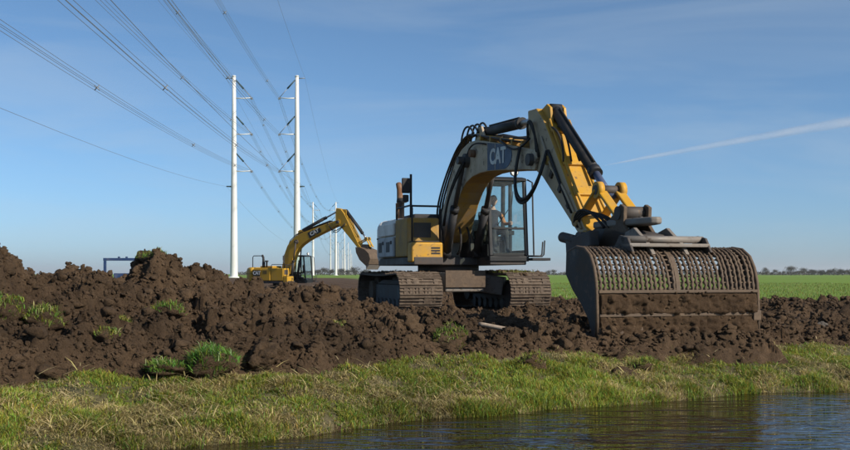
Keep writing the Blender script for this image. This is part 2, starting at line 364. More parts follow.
HEAPS = [(-5.35, 11.1, 1.05, 0.86, 1.2, 8), (-7.4, 11.5, 0.95, 1.6, 1.6, 2), (-4.5, 11.9, 0.60, 0.9, 1.9, 2), (-4.1, 12.2, 0.66, 0.8, 1.9, 2), (-3.4, 12.4, 0.52, 0.9, 1.6, 2),
         (-3.55, 13.5, 0.96, 0.54, 0.7, 3), (-3.05, 13.6, 0.84, 0.44, 0.7, 3), (-2.62, 14.0, 0.52, 0.50, 1.1, 2), (-2.1, 14.6, 0.46, 0.9, 1.5, 2),
         (-1.3, 15.4, 0.24, 0.9, 1.5, 2), (-2.0, 11.2, 0.26, 1.1, 0.9, 2), (-0.9, 12.0, 0.22, 0.9, 0.9, 2), (0.1, 12.8, 0.12, 0.9, 0.9, 2), (-7, 17, 0.7, 3, 3, 2),
         (1.9, 12.9, 0.24, 0.45, 0.5, 2), (2.5, 12.7, 0.22, 0.4, 0.35, 2), (3.3, 12.85, 0.20, 0.6, 0.35, 2), (4.3, 13.2, 0.20, 0.5, 0.35, 2), (5.6, 15.0, 0.08, 0.9, 1.1, 2), (6.9, 17.5, 0.10, 1.4, 1.3, 2),
         (6.0, 20.5, 0.25, 0.6, 0.8, 2), (8.5, 22, 0.15, 2.0, 1.5, 2), (11, 23.5, 0.15, 3.0, 1.5, 2), (-4, 24, 0.2, 3, 2, 2), (-8, 30, 0.3, 4, 3, 2), (-5, 36, 0.1, 4, 3, 2)]
def flat_w(x, y):
    px = x-MC[0]; py = y-MC[1]
    a = px*MF[0]+py*MF[1]; b = px*ML[0]+py*ML[1]
    w1 = sstep(3.3, 2.5, np.abs(a))*sstep(2.5, 1.95, np.abs(b))
    w2 = sstep(0.75, 0.35, np.abs(a-10.15))*sstep(1.55, 1.3, np.abs(b))
    return np.maximum(w1, w2), w2
def S(x, y):
    x = np.asarray(x, float); y = np.asarray(y, float)
    m = soil_mask(x, y); g = G(x, y)
    wx = x+0.16*fbm(x*1.1, y*1.1, 51, 3); wy = y+0.20*fbm(x*1.1, y*1.1, 57, 3)
    h = np.zeros_like(x)
    for hx, hy, hh, rx, ry, p in HEAPS:
        q = (np.abs((wx-hx)/rx)**2+np.abs((wy-hy)/ry)**2)
        e = hh*np.exp(-0.7*q**(p/2)); h = np.where(e > h, e, h)+0.04*np.minimum(e, h)
    lump = 0.66*crumbs(x, y, 2.3, 501)+0.85*crumbs(x, y, 5.2, 511)+0.9*crumbs(x, y, 11.0, 521)-0.15 + np.abs(fbm(x*1.9, y*1.9, 71, 2))*0.20+np.abs(fbm(x*4.6, y*4.6, 81, 2))*0.08+fbm(x*19, y*19, 95, 2)*0.022-0.09
    lump = lump*np.interp(h, [0, 0.3, 1.2], [0.60, 0.95, 0.85])
    f, f2 = flat_w(x, y)
    px = x-MC[0]; py = y-MC[1]; a = px*MF[0]+py*MF[1]; b = px*ML[0]+py*ML[1]
    apron = np.where((a > 9.3) & (a < 11.1), 0.075-0.62*np.clip(a-10.58, 0, 2), -9.0)-1.6*np.clip(np.abs(b)-1.22, 0, 3)+lump*0.55*sstep(10.4, 10.6, a)
    base = g+(0.05+h*(1-f)+lump*(1-0.75*f)+0.03*f)*m-0.14*(1-m)-0.04*f
    return np.maximum(base, apron)

# ------------------------------------------------------------------ ground sheet, water, worked soil
def axis(lo, hi, step, far, k=1.22):
    a = list(np.arange(lo, hi+1e-6, step)); s = step
    while a[-1] < far: s *= k; a.append(a[-1]+s)
    s = step
    while a[0] > -far: s *= k; a.insert(0, a[0]-s)
    return np.array(a)
gx = axis(-12, 14, 0.12, 5000); gy = axis(5, 24, 0.12, 5000)
X, Y = np.meshgrid(gx, gy)
Z = G(X, Y)
fq = grid_faces(len(gx), len(gy))
ground = npmesh('ground', np.stack([X.ravel(), Y.ravel(), Z.ravel()], 1), fq, ['meadow', 'thatch', 'mud'], smooth=True)
cx = X.ravel()[fq].mean(1); cy = Y.ravel()[fq].mean(1)
d = shore(cx, cy)
mi = np.where((d > 0.0) & (d < np.interp(cx, DBX, DBV)+1.0), 1, 0); mi = np.where((cx < 4+(cy-50)*-0.12) & (cx > -70) & (cy > 44) & (cy < 230), 2, mi); mi = np.where((d <= 0.0) & (d > -8.2), 2, mi)
ground.data.polygons.foreach_set('material_index', mi.astype(np.int32))
tag(ground, kind='structure')
wx_ = np.linspace(-45, 45, 60); wy_ = np.linspace(-25, 30, 40); X, Y = np.meshgrid(wx_, wy_)
water = npmesh('water', np.stack([X.ravel(), Y.ravel(), np.full(X.size, WATER_Z)], 1), grid_faces(60, 40), 'water', smooth=True)
tag(water, kind='structure')
sx = np.concatenate([np.arange(-13, -6, 0.12), np.arange(-6, 7, 0.03), np.arange(7, 19, 0.10)])
ys_ = [6.0]
while ys_[-1] < 54: ys_.append(ys_[-1]+max(0.024, 0.0028*ys_[-1]) if ys_[-1] > 8 else ys_[-1]+0.06)
sy = np.array(ys_); X, Y = np.meshgrid(sx, sy); Z = S(X, Y)
X = X+RNG.uniform(-0.011, 0.011, X.shape); Y = Y+RNG.uniform(-0.010, 0.010, Y.shape)
Z = Z+(np.abs(RNG.normal(0, 0.011, Z.shape))-0.006)*soil_mask(X, Y)*np.interp(Y, [8, 30], [1, 1.6])
soil = npmesh('soil', np.stack([X.ravel(), Y.ravel(), Z.ravel()], 1), grid_faces(len(sx), len(sy)), 'soil', smooth=True)
tag(soil, 'dark brown dug earth heaped along the ditch and churned under the excavator', kind='structure')

# ------------------------------------------------------------------ clods
def ico(sub):
    bm = bmesh.new(); bmesh.ops.create_icosphere(bm, subdivisions=sub, radius=1)
    V = np.array([v.co[:] for v in bm.verts]); Fc = np.array([[v.index for v in f.verts] for f in bm.faces]); bm.free(); return V, Fc
def lump_verts(V, seed, rough=0.45, squash=0.75, jit=0.0):
    a = V.copy(); s = seed*13.7
    n = fbm(a[:, 0]*1.3+s, a[:, 1]*1.3+a[:, 2]*1.7, seed, 3)*rough+fbm(a[:, 2]*3+s, a[:, 0]*3-a[:, 1]*2.2, seed+5, 2)*rough*0.6
    a = a*(1+n)[:, None]*np.random.default_rng(seed).uniform(1-jit, 1+jit, (len(a), 1)); a[:, 2] *= squash; return a
IV, IF = ico(2); 
def chunk(V, seed, n=7):
    """cut flat broken faces into a lump"""
    r = np.random.default_rng(seed); V = V.copy(); R0 = np.abs(V).max()
    for _ in range(n):
        nn = r.normal(0, 1, 3); nn /= np.linalg.norm(nn); off = r.uniform(0.38, 0.68)*R0
        dd = V@nn; V = V-np.clip(dd-off, 0, None)[:, None]*nn[None]
    return V
VARS = [chunk(lump_verts(IV, 100+k, 0.6, 0.85, 0.14), 300+k) for k in range(8)]
def rotz(v, t):
    c, s = np.cos(t), np.sin(t); return np.stack([v[..., 0]*c-v[..., 1]*s, v[..., 0]*s+v[..., 1]*c, v[..., 2]], -1)
def clods(name, P, sz, mat, parent=None):
    n = len(P); V = np.empty((n, len(IV), 3)); var = RNG.integers(0, 8, n); th = RNG.uniform(0, 6.28, n)
    for k in range(8):
        q = var == k
        if q.any():
            vv = VARS[k][None]*sz[q][:, None, None]*np.array([1, 0.85, 0.8])[None, None]*RNG.uniform(0.75, 1.25, (q.sum(), 1, 3))
            V[q] = rotz(vv, th[q][:, None])+P[q][:, None]
    F_ = (IF[None]+(np.arange(n)*len(IV))[:, None, None]).reshape(-1, 3)
    return npmesh(name, V.reshape(-1, 3), F_, mat, parent)
def scatter(n, x0, x1, y0, y1, k=1.0):
    """points with density falling off with distance from the near edge"""
    u = RNG.uniform(0, 1, n)**k; y = y0*(y1/y0)**u; x = RNG.uniform(-1, 1, n)*0.5*(x1-x0)+(x0+x1)/2
    return x, y
px, py = scatter(40000, -0.52, 0.52, 8.2, 30, 1.15); px = px*py
m_ = soil_mask(px, py); keep = (m_ > RNG.uniform(0.25, 0.9, len(px))) & (flat_w(px, py)[0] < 0.4); px = px[keep][:5200]; py = py[keep][:5200]
sz = np.clip(np.exp(RNG.normal(-3.15, 0.50, len(px))), 0.022, 0.12)*np.interp(py, [9, 24], [0.85, 1.5])
pz = S(px, py)+sz*0.15
tag(clods('soil_clods', np.stack([px, py, pz], 1), sz, 'clod'), 'loose crumbs and lumps of brown earth strewn over the dug soil', kind='stuff')

# fine crumbs: one object, instanced by geometry nodes
px, py = scatter(170000, -0.52, 0.52, 8.0, 26, 1.1); px = px*py
m_ = soil_mask(px, py); keep = (m_ > RNG.uniform(0.15, 0.8, len(px))) & (flat_w(px, py)[0] < 0.7)
px = px[keep][:75000]; py = py[keep][:75000]; nn = len(px)
sz = np.clip(np.exp(RNG.normal(-4.25, 0.42, nn)), 0.006, 0.035)*np.interp(py, [8, 24], [0.9, 1.9])
me = bpy.data.meshes.new('soil_crumbs'); me.vertices.add(nn)
me.vertices.foreach_set('co', np.stack([px, py, S(px, py)+sz*0.25], 1).astype(np.float32).ravel())
at_ = me.attributes.new('sc', 'FLOAT_VECTOR', 'POINT'); at_.data.foreach_set('vector', (sz[:, None]*RNG.uniform(0.6, 1.35, (nn, 3))).astype(np.float32).ravel())
at_ = me.attributes.new('ro', 'FLOAT_VECTOR', 'POINT'); at_.data.foreach_set('vector', RNG.uniform(0, 6.28, (nn, 3)).astype(np.float32).ravel())
co_ = link(bpy.data.objects.new('soil_crumbs', me)); tag(co_, 'fine loose crumbs of brown earth over the dug soil', kind='stuff')
gt = bpy.data.node_groups.new('crumb_scatter', 'GeometryNodeTree')
gt.interface.new_socket('Geometry', in_out='INPUT', socket_type='NodeSocketGeometry'); gt.interface.new_socket('Geometry', in_out='OUTPUT', socket_type='NodeSocketGeometry')
gi = gt.nodes.new('NodeGroupInput'); go = gt.nodes.new('NodeGroupOutput'); gs = gt.nodes.new('GeometryNodeMeshIcoSphere'); gs.inputs['Radius'].default_value = 1.0; gs.inputs['Subdivisions'].default_value = 1
gp_ = gt.nodes.new('GeometryNodeSetPosition'); gn = gt.nodes.new('ShaderNodeTexNoise'); gn.noise_dimensions = '3D'; gn.inputs['Scale'].default_value = 1.6; gn.inputs['Detail'].default_value = 3.0
gv = gt.nodes.new('ShaderNodeVectorMath'); gv.operation = 'SUBTRACT'; gv.inputs[1].default_value = (0.5, 0.5, 0.5)
gw = gt.nodes.new('ShaderNodeVectorMath'); gw.operation = 'SCALE'; gw.inputs['Scale'].default_value = 1.5
gm = gt.nodes.new('GeometryNodeSetMaterial'); gm.inputs['Material'].default_value = MATS['clod']
ip = gt.nodes.new('GeometryNodeInstanceOnPoints'); a1 = gt.nodes.new('GeometryNodeInputNamedAttribute'); a1.data_type = 'FLOAT_VECTOR'; a1.inputs['Name'].default_value = 'sc'
a2 = gt.nodes.new('GeometryNodeInputNamedAttribute'); a2.data_type = 'FLOAT_VECTOR'; a2.inputs['Name'].default_value = 'ro'
L_ = gt.links.new
L_(gn.outputs['Color'], gv.inputs[0]); L_(gv.outputs[0], gw.inputs[0]); L_(gs.outputs['Mesh'], gp_.inputs['Geometry']); L_(gw.outputs[0], gp_.inputs['Offset'])
L_(gp_.outputs[0], gm.inputs['Geometry']); L_(gi.outputs[0], ip.inputs['Points']); L_(gm.outputs[0], ip.inputs['Instance'])
L_(a1.outputs['Attribute'], ip.inputs['Scale']); L_(a2.outputs['Attribute'], ip.inputs['Rotation']); L_(ip.outputs[0], go.inputs[0])
md = co_.modifiers.new('scatter', 'NODES'); md.node_group = gt

# ------------------------------------------------------------------ grass blades
def blades(name, P, h, wd, lean, col, mat='blade', parent=None, droop=0.5):
    n = len(P); th = RNG.uniform(0, 6.28, n); dx = np.cos(th); dy = np.sin(th)
    pt = th+RNG.normal(1.57, 0.5, n); wx = np.cos(pt)*wd/2; wy = np.sin(pt)*wd/2
    up = np.cos(lean); ou = np.sin(lean)
    mid = P+np.stack([dx*ou*h*0.5, dy*ou*h*0.5, up*h*0.58], 1)
    tip = P+np.stack([dx*(ou+droop*0.35)*h, dy*(ou+droop*0.35)*h, up*h*(1-0.22*droop)], 1)
    W = np.stack([wx, wy, np.zeros(n)], 1)
    V = np.stack([P-W, P+W, mid-W*0.8, mid+W*0.8, tip], 1).reshape(-1, 3)
    k = (np.arange(n)*5)[:, None, None]
    F_ = (np.array([[0, 1, 3], [0, 3, 2], [2, 3, 4]])[None]+k).reshape(-1, 3)
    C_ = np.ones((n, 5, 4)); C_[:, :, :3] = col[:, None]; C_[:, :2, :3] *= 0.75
    return npmesh(name, V, F_, mat, parent, C_.reshape(-1, 4))
def gcol(n, straw=0.25):
    g = np.stack([RNG.uniform(0.14, 0.34, n), RNG.uniform(0.21, 0.34, n), RNG.uniform(0.025, 0.07, n)], 1)
    s = RNG.uniform(0.30, 0.66, n)[:, None]*np.stack([np.ones(n), RNG.uniform(0.78, 0.88, n), RNG.uniform(0.32, 0.46, n)], 1)
    q = RNG.uniform(0, 1, n) < straw
    g[q] = s[q]; return g
n = 1150000
px, py = scatter(n, -0.50, 0.50, 6.6, 16, 1.0); px = px*py
d = shore(px, py); m_ = soil_mask(px, py)
k = (d > -0.30) & (G(px, py) > WATER_Z-0.03) & (m_ < 0.36+0.30*RNG.uniform(-1, 1, n)) & (d < 3.5); px, py, d = px[k], py[k], d[k]
cl = fbm(px*2.6, py*2.6, 121, 3); patch = fbm(px*0.9, py*0.9, 131, 3)
k = RNG.uniform(-0.9, 0.6, len(px)) < cl*0.9+0.55; px, py, d, cl, patch = px[k], py[k], d[k], cl[k], patch[k]
k = np.argsort(RNG.uniform(0, 1, len(px)))[:205000]; px, py, d, cl, patch = px[k], py[k], d[k], cl[k], patch[k]
pz = G(px, py)-0.01
straw = np.clip(0.20+1.1*fbm(px*1.7, py*1.7, 141, 3)+1.5*fbm(px*4.1, py*4.1, 151, 3)+0.10*np.exp(-((d-0.5)/0.35)**2), 0.03, 0.93)
q = RNG.uniform(0, 1, len(px)) < straw
col = gcol(len(px), 0.0); sc_ = gcol(len(px), 1.0); col[q] = sc_[q]
col *= (1+0.55*patch)[:, None]
h = np.clip(0.052+0.08*cl+RNG.normal(0, 0.020, len(px)), 0.022, 0.20)*np.interp(d, [0, 0.3, 1.0], [1.5, 1.15, 0.85])
lean = np.abs(RNG.normal(0.5, 0.4, len(px))); lean[q] = np.clip(RNG.normal(1.0, 0.35, q.sum()), 0.2, 1.45)
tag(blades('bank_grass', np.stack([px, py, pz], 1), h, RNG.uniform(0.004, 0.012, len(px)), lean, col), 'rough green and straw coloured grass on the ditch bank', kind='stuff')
# short underlayer
n = 190000
px, py = scatter(n, -0.50, 0.50, 6.6, 15, 1.0); px = px*py; d = shore(px, py)
k = (d > -0.30) & (G(px, py) > WATER_Z-0.01) & (soil_mask(px, py) < 0.45) & (d < 3.3); px, py, d = px[k][:70000], py[k][:70000], d[k][:70000]; n = len(px)
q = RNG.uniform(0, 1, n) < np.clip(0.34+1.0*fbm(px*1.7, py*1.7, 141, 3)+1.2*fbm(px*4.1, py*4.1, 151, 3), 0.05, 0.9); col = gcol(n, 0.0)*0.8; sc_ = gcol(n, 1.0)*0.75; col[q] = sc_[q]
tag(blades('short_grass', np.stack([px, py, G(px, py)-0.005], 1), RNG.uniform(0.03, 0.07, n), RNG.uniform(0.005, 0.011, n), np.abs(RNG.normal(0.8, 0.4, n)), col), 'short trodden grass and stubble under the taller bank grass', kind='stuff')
# matted dead straw lying over the grass
n = 20000
px, py = scatter(n, -0.5, 0.5, 6.6, 15, 1.0); px = px*py; d = shore(px, py)
k = (d > 0.12) & (soil_mask(px, py) < 0.35) & (d < 3) & (fbm(px*1.7, py*1.7, 141, 3) > RNG.uniform(-0.25, 0.35, n)); px, py = px[k], py[k]
tag(blades('dead_straw', np.stack([px, py, G(px, py)+RNG.uniform(0.02, 0.11, len(px))], 1), RNG.uniform(0.07, 0.22, len(px)), RNG.uniform(0.005, 0.014, len(px)),
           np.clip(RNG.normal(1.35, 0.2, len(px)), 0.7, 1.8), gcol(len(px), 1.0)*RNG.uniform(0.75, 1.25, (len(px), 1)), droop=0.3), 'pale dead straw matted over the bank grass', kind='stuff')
# sparse green shoots among the soil and at the meadow edge on the right
n = 60000
px = RNG.uniform(2.5, 40, n); py = 25+RNG.uniform(0, 1, n)**2.6*75; k = (soil_mask(px, py) < 0.35); px, py = px[k], py[k]
c_ = gcol(len(px), 0.06); c_[:, 0] *= 0.75; c_[:, 1] *= 0.80
tag(blades('meadow_grass', np.stack([px, py, G(px, py)], 1), RNG.uniform(0.06, 0.15, len(px)), RNG.uniform(0.012, 0.028, len(px)), np.abs(RNG.normal(0.3, 0.25, len(px))), c_),
    'short bright green meadow grass beyond the churned soil', kind='stuff')

# ------------------------------------------------------------------ turf lumps on the soil (each a thing)
def at(u, v, Y): return ((u-425)/1000*Y, Y, CAM_Z+(274-v)/1000*Y)
def turf(u, v, Y, r, label, nb=700, hh=0.12, squash=0.6, lush=0.0, bare=0.12, onsoil=True):
    x, y, z = at(u, v, Y)
    if onsoil: z = max(float(S(np.array([x]), np.array([y]))[0]), float(G(x, y)))
    t = thing('turf_lump', label, 'turf', (x, y, z+r*0.12), RNG.uniform(0, 6.28), 'turf lumps thrown up with the soil')
    k = RNG.integers(0, 900)
    V_, F_ = ico(3); V_ = lump_verts(V_, int(k), 0.5, squash, 0.06); V_ = V_*r*1.12
    npmesh('earth', V_, F_, 'clod', t)
    c = V_[F_].mean(1); nr = np.cross(V_[F_[:, 1]]-V_[F_[:, 0]], V_[F_[:, 2]]-V_[F_[:, 0]]); nr /= np.linalg.norm(nr, axis=1)[:, None]
    ok = np.where((nr[:, 2] > -0.1) & (fbm(c[:, 0]*4/r, c[:, 1]*4/r, int(k)+3, 2) > bare-0.6))[0]
    fi = RNG.choice(ok, nb); bw = RNG.dirichlet((1, 1, 1), nb)
    P = (V_[F_[fi]]*bw[:, :, None]).sum(1)
    col = gcol(nb, 0.12); col[:, 0] *= 1-0.35*lush
    blades('grass', P, RNG.uniform(0.3, 1.1, nb)*hh*0.95, RNG.uniform(0.005, 0.011, nb), np.abs(RNG.normal(0.8, 0.45, nb)), col, parent=t, droop=0.9)['kind'] = 'stuff'
    return t
turf(211, 352, 10.1, 0.20, 'lush green turf lump rolled over at the foot of the heap, left of centre', 1500, 0.14, 0.7, 1.0)
turf(165, 362, 9.9, 0.17, 'flat green turf strip lying beside the lush turf lump at the bank edge', 700, 0.10, 0.35, 0.8)
turf(42, 331, 10.3, 0.17, 'tattered green turf lump low on the left soil heap', 700, 0.12, 0.6, 0.3)
turf(3, 318, 10.2, 0.17, 'green turf lump on the heap at the left edge of the picture', 600, 0.12, 0.8, 0.3)
turf(168, 317, 11.3, 0.17, 'dull green turf lump halfway up the heap under its grassy summit', 600, 0.10, 0.6, 0.6)
turf(121, 316, 10.9, 0.13, 'small yellowish turf scrap halfway up the middle of the left heap', 350, 0.09, 0.6, 0.0)
turf(108, 338, 10.2, 0.12, 'thin green turf scrap near the foot of the left heap', 300, 0.09, 0.5, 0.2)
turf(154, 254, 13.5, 0.24, 'green turf cap crowning the highest soil mound', 700, 0.09, 0.45, 0.5)
turf(302, 312, 12.5, 0.16, 'yellow green turf tuft on the soil in front of the far excavator', 500, 0.08, 0.5, 0.0)
turf(340, 327, 11.9, 0.10, 'small bright turf tuft left of the near tracks', 220, 0.07, 0.5, 0.0)
turf(450, 346, 12.3, 0.19, 'dark turf clod with a green side before the near tracks', 700, 0.10, 0.8, 0.5, 0.5)
turf(272, 351, 10.8, 0.11, 'small green turf tuft on the low heap right of the lush lump', 250, 0.08, 0.5, 0.0)
turf(531, 354, 11.9, 0.15, 'olive turf tuft at the bank edge near the wooden stake', 420, 0.10, 0.6, 0.0)
turf(641, 352, 12.4, 0.13, 'green turf tuft wedged among grey clods under the bucket', 350, 0.10, 0.6, 0.2)
def big_clod(u, v, Y, r, label, mat='grey_clod', sq=0.8):
    x, y, z = at(u, v, Y); z = float(S(np.array([x]), np.array([y]))[0])
    V_, F_ = ico(4); V_ = chunk(lump_verts(V_, int(RNG.integers(0, 900)), 0.6, sq, 0.05), int(RNG.integers(0, 900)), 9)*r*1.15
    V_ += V_/np.linalg.norm(V_, axis=1)[:, None]*(np.abs(fbm(V_[:, 0]*22+V_[:, 2]*9, V_[:, 1]*22+V_[:, 2]*14, 7, 3))*0.35*r)[:, None]
    o = npmesh('earth_clod', V_, F_, mat); o.location = (x, y, z+r*0.25); o.rotation_euler = (0, 0, RNG.uniform(0, 6.28))
    return tag(o, label, 'clod', 'big earth clods')
big_clod(664, 361, 11.9, 0.13, 'pale grey clod at the water side of the bank below the bucket')
big_clod(646, 359, 12.0, 0.12, 'grey brown clod left of the pale one below the bucket')
big_clod(622, 357, 12.1, 0.17, 'large dark clod under the left corner of the bucket', 'clod')
big_clod(606, 350, 12.2, 0.12, 'rough brown clod below the left side plate of the bucket', 'clod')
big_clod(831, 318, 17.0, 0.16, 'dark rounded clod on the soil near the right edge', 'clod')
big_clod(822, 323, 16.3, 0.10, 'small pale clod on the soil near the right edge')
big_clod(828, 379, 12.6, 0.09, 'pale grey clod lying in the bank grass at far right')
big_clod(120, 283, 13.0, 0.16, 'crumbly brown clod on the heap ridge below the blue frame', 'clod')
big_clod(408, 338, 12.3, 0.16, 'light brown clod in front of the left track', 'clod')
big_clod(233, 343, 11.0, 0.18, 'knobbly brown clod right of the lush turf lump', 'clod')
big_clod(262, 372, 10.4, 0.15, 'dark brown clod at the foot of the low heap by the bank grass', 'clod')
# wooden stake half buried
x, y, z = at(500, 332, 13.0); z = float(S(np.array([x]), np.array([y]))[0])+0.10
st = MB(); a0 = Vector((-0.27, 0.10, 0.06)); a1 = Vector((0.24, -0.10, -0.03))
st.tube([a0, a0.lerp(a1, 0.08), a0.lerp(a1, 0.9), a1], [0.022, 0.03, 0.028, 0.008], 8)
o = st.build('wooden_stake', 'wood'); o.location = (x, y, z); tag(o, 'weathered wooden stake lying on the churned soil before the tracks', 'stake')

# ------------------------------------------------------------------ blue steel frame behind the heap
t = thing('blue_frame', 'blue steel frame standing behind the grassy topped soil mound', 'frame', (at(105, 0, 40)[0], 40, 0), R(4))
for xx in (0.0, 1.45): MB().bx(xx-0.05, xx+0.05, -0.05, 0.05, 0, 1.43).build('post', 'blue_paint', t, 0.008)
MB().bx(-0.06, 1.51, -0.06, 0.06, 1.433, 1.54).build('top_rail', 'blue_paint', t, 0.008)
MB().bx(0.06, 1.39, -0.04, 0.04, 0.35, 0.45).build('lower_rail', 'blue_paint', t, 0.008)
MB().bx(0.40, 1.0, -0.25, -0.065, 0.36, 0.93).build('panel', 'blue_paint', t, 0.01)
for xx in (0.55, 0.85): MB().cyl((xx, 0, 1.543), (xx, 0, 1.60), 0.05, 0.04, 10).build('bolt', 'blue_paint', t)
for xx in (0.0, 1.45): MB().bx(xx-0.12, xx+0.12, -0.5, 0.5, -0.06, -0.003).build('foot', 'blue_paint', t, 0.008)

# ------------------------------------------------------------------ far trees (bare, on the horizon)
def make_tree(seed):
    rs = random.Random(seed); h = 7.0
    t = bpy.data.objects.new('bare_tree', None); link(t)
    tm = MB(); tm.tube([(0, 0, -0.2), (0.05, 0, h*0.3), (0.15, 0.05, h*0.62)], [0.22, 0.17, 0.07], 6)
    tips = []
    for k in range(9):
        a = rs.uniform(0, 6.28); z0 = h*rs.uniform(0.22, 0.55); L_ = h*rs.uniform(0.25, 0.45)
        e = Vector((math.cos(a)*L_*0.75, math.sin(a)*L_*0.75, z0+L_*0.75)); tm.tube([(0.08, 0, z0), (e.x*0.5, e.y*0.5, z0+L_*0.3), e], [0.09, 0.06, 0.02], 5); tips.append(e)
    tm.build('trunk', 'bark', t)
    r = np.random.default_rng(seed); n = 900
    cen = np.array([p[:] for p in tips]+[(0, 0, h*0.75)]); ci = r.integers(0, len(cen), n)
    P = cen[ci]+r.normal(0, 1, (n, 3))*np.array([0.95, 0.95, 0.75])
    A = r.normal(0, 0.34, (n, 3)); B = r.normal(0, 0.12, (n, 3))
    V = np.stack([P-A, P+A, P+B], 1).reshape(-1, 3); npmesh('crown', V, np.arange(n*3).reshape(-1, 3), 'twigs', t)
    return t
protos = [make_tree(s) for s in (1, 2, 3, 4)]
rt = random.Random(5); used = set()
spots = []
for k in range(30): spots.append((765+k*3.6+rt.uniform(-1.6, 1.6), rt.uniform(620, 820), rt.choice([0.4, 0.45, 0.55, 0.65, 0.85]), 'right'))
for u in (318, 324, 330, 341, 349, 356, 362, 366, 548, 553, 571, 578): spots.append((u+rt.uniform(-1, 1), rt.uniform(600, 800), rt.choice([0.5, 0.6, 0.75]), 'left'))
for u, D, s_, side in spots:
    i = rt.randrange(4)
    o = protos[i] if i not in used else copy_tree(protos[i]); used.add(i)
    o.location = ((u-425)/1000*D, D, 0); o.rotation_euler = (0, 0, rt.uniform(0, 6.28)); o.scale = (s_*rt.uniform(0.9, 1.5), s_*rt.uniform(0.9, 1.5), s_)
    if side == 'right': tag(o, 'small bare tree in the row on the horizon right of the bucket', 'tree', 'trees on the right horizon')
    else: tag(o, 'small bare tree on the horizon beside the machines, left of the bucket', 'tree', 'trees on the middle horizon')
# low hedge mass along the horizon
n = 9000; px = RNG.uniform(-160, 420, n); py = 850+RNG.uniform(-15, 15, n)+0.05*px; hz = np.clip(2.6+2.2*fbm(px/22, py*0, 301, 4), 0.8, 6)*RNG.uniform(0, 1, n)
P = np.stack([px, py, hz], 1); A = RNG.normal(0, 0.7, (n, 3)); B = RNG.normal(0, 0.5, (n, 3))
tag(npmesh('distant_hedge', np.stack([P-A, P+A, P+B], 1).reshape(-1, 3), np.arange(n*3).reshape(-1, 3), 'twigs'), 'low dark belt of distant hedges along the horizon', kind='stuff')

# ------------------------------------------------------------------ pylons
PD = [-189+439*k for k in range(7)]
SLOPE = -0.067; XL0, XR0 = -31.0, -15.25
HT = 49.6
def make_pylon(side):
    """side +1: arms point to +x (left row), -1: mirrored"""
    t = bpy.data.objects.new('transmission_pylon', None); link(t)
    pm = MB(); zz = [-1.0, 0, 8, 18, 28, 38, HT+0.6]; rr = [0.98, 0.96, 0.88, 0.77, 0.66, 0.56, 0.44]
    pm.tube([(0, 0, z) for z in zz], rr, 24); pm.build('pole', 'pole_white', t)
    MB().cyl((0, 0, HT+0.603), (0, 0, HT+0.9), 0.56, 0.4, 20).build('cap', 'pole_white', t)
    for zc in (44.75, 35.75, 26.5):
        e = side*4.4
        MB().tube([(side*0.5, 0, zc+0.1), (e*0.5, 0, zc+0.05), (e, 0, zc+0.2)], [0.16, 0.13, 0.11], 10).build('brace', 'pole_white', t)
        MB().tube([(side*0.5, 0, zc+4.6), (side*2.4, 0, zc+2.5)], [0.16, 0.22], 10).build('insulator', 'insulator', t)
        MB().tube([(side*2.4, 0, zc+2.5), (e, 0, zc+0.2)], [0.08, 0.08], 8).build('tie_rod', 'wire', t)
        MB().box((e, 0, zc), (0.5, 0.5, 0.45)).build('clamp', 'wire', t)
    MB().tube([(-side*0.6, 0, 22.75), (-side*1.9, 0, 22.8)], [0.2, 0.14], 8).build('stub_arm', 'insulator', t)
    MB().tube([(side*-0.3, 0, HT+0.2), (-side*2.0, 0, HT+0.25)], [0.13, 0.1], 8).build('earth_arm', 'wire', t)
    MB().cyl((0, 0, -0.5), (0, 0, 0.25), 1.7, 1.6, 24).build('base', 'pole_white', t)
    return t
pl = make_pylon(1); pr = make_pylon(-1)
RANK = ['nearest', 'second', 'third', 'fourth', 'fifth', 'sixth']
for k, Dk in enumerate(PD[1:]):
    for row, proto, x0 in (('left', pl, XL0), ('right', pr, XR0)):
        o = proto if k == 0 else copy_tree(proto)
        o.location = (x0+SLOPE*Dk, Dk, 0)
        if k == 0: lab = 'tall white pylon pole nearest in the %s row, %s' % (row, 'left of the far excavator' if row == 'left' else 'behind the far excavator boom')
        else: lab = 'distant white pylon pole, %s of the %s row behind the far excavator boom' % (RANK[k], row)
        tag(o, lab, 'pylon', 'white pylon poles in two rows')
def catenary(x0, off, zc, spans, sag, du=(0, 0), step=22):
    pts = []
    for k in spans:
        a, b_ = PD[k], PD[k+1]
        for i in range(step+(1 if k == spans[-1] else 0)):
            s_ = i/step; yy = a+(b_-a)*s_
            pts.append((x0+SLOPE*yy+off+du[0], yy, zc-4*sag*s_*(1-s_)+du[1]))
    return pts
LV = ['top', 'middle', 'bottom']
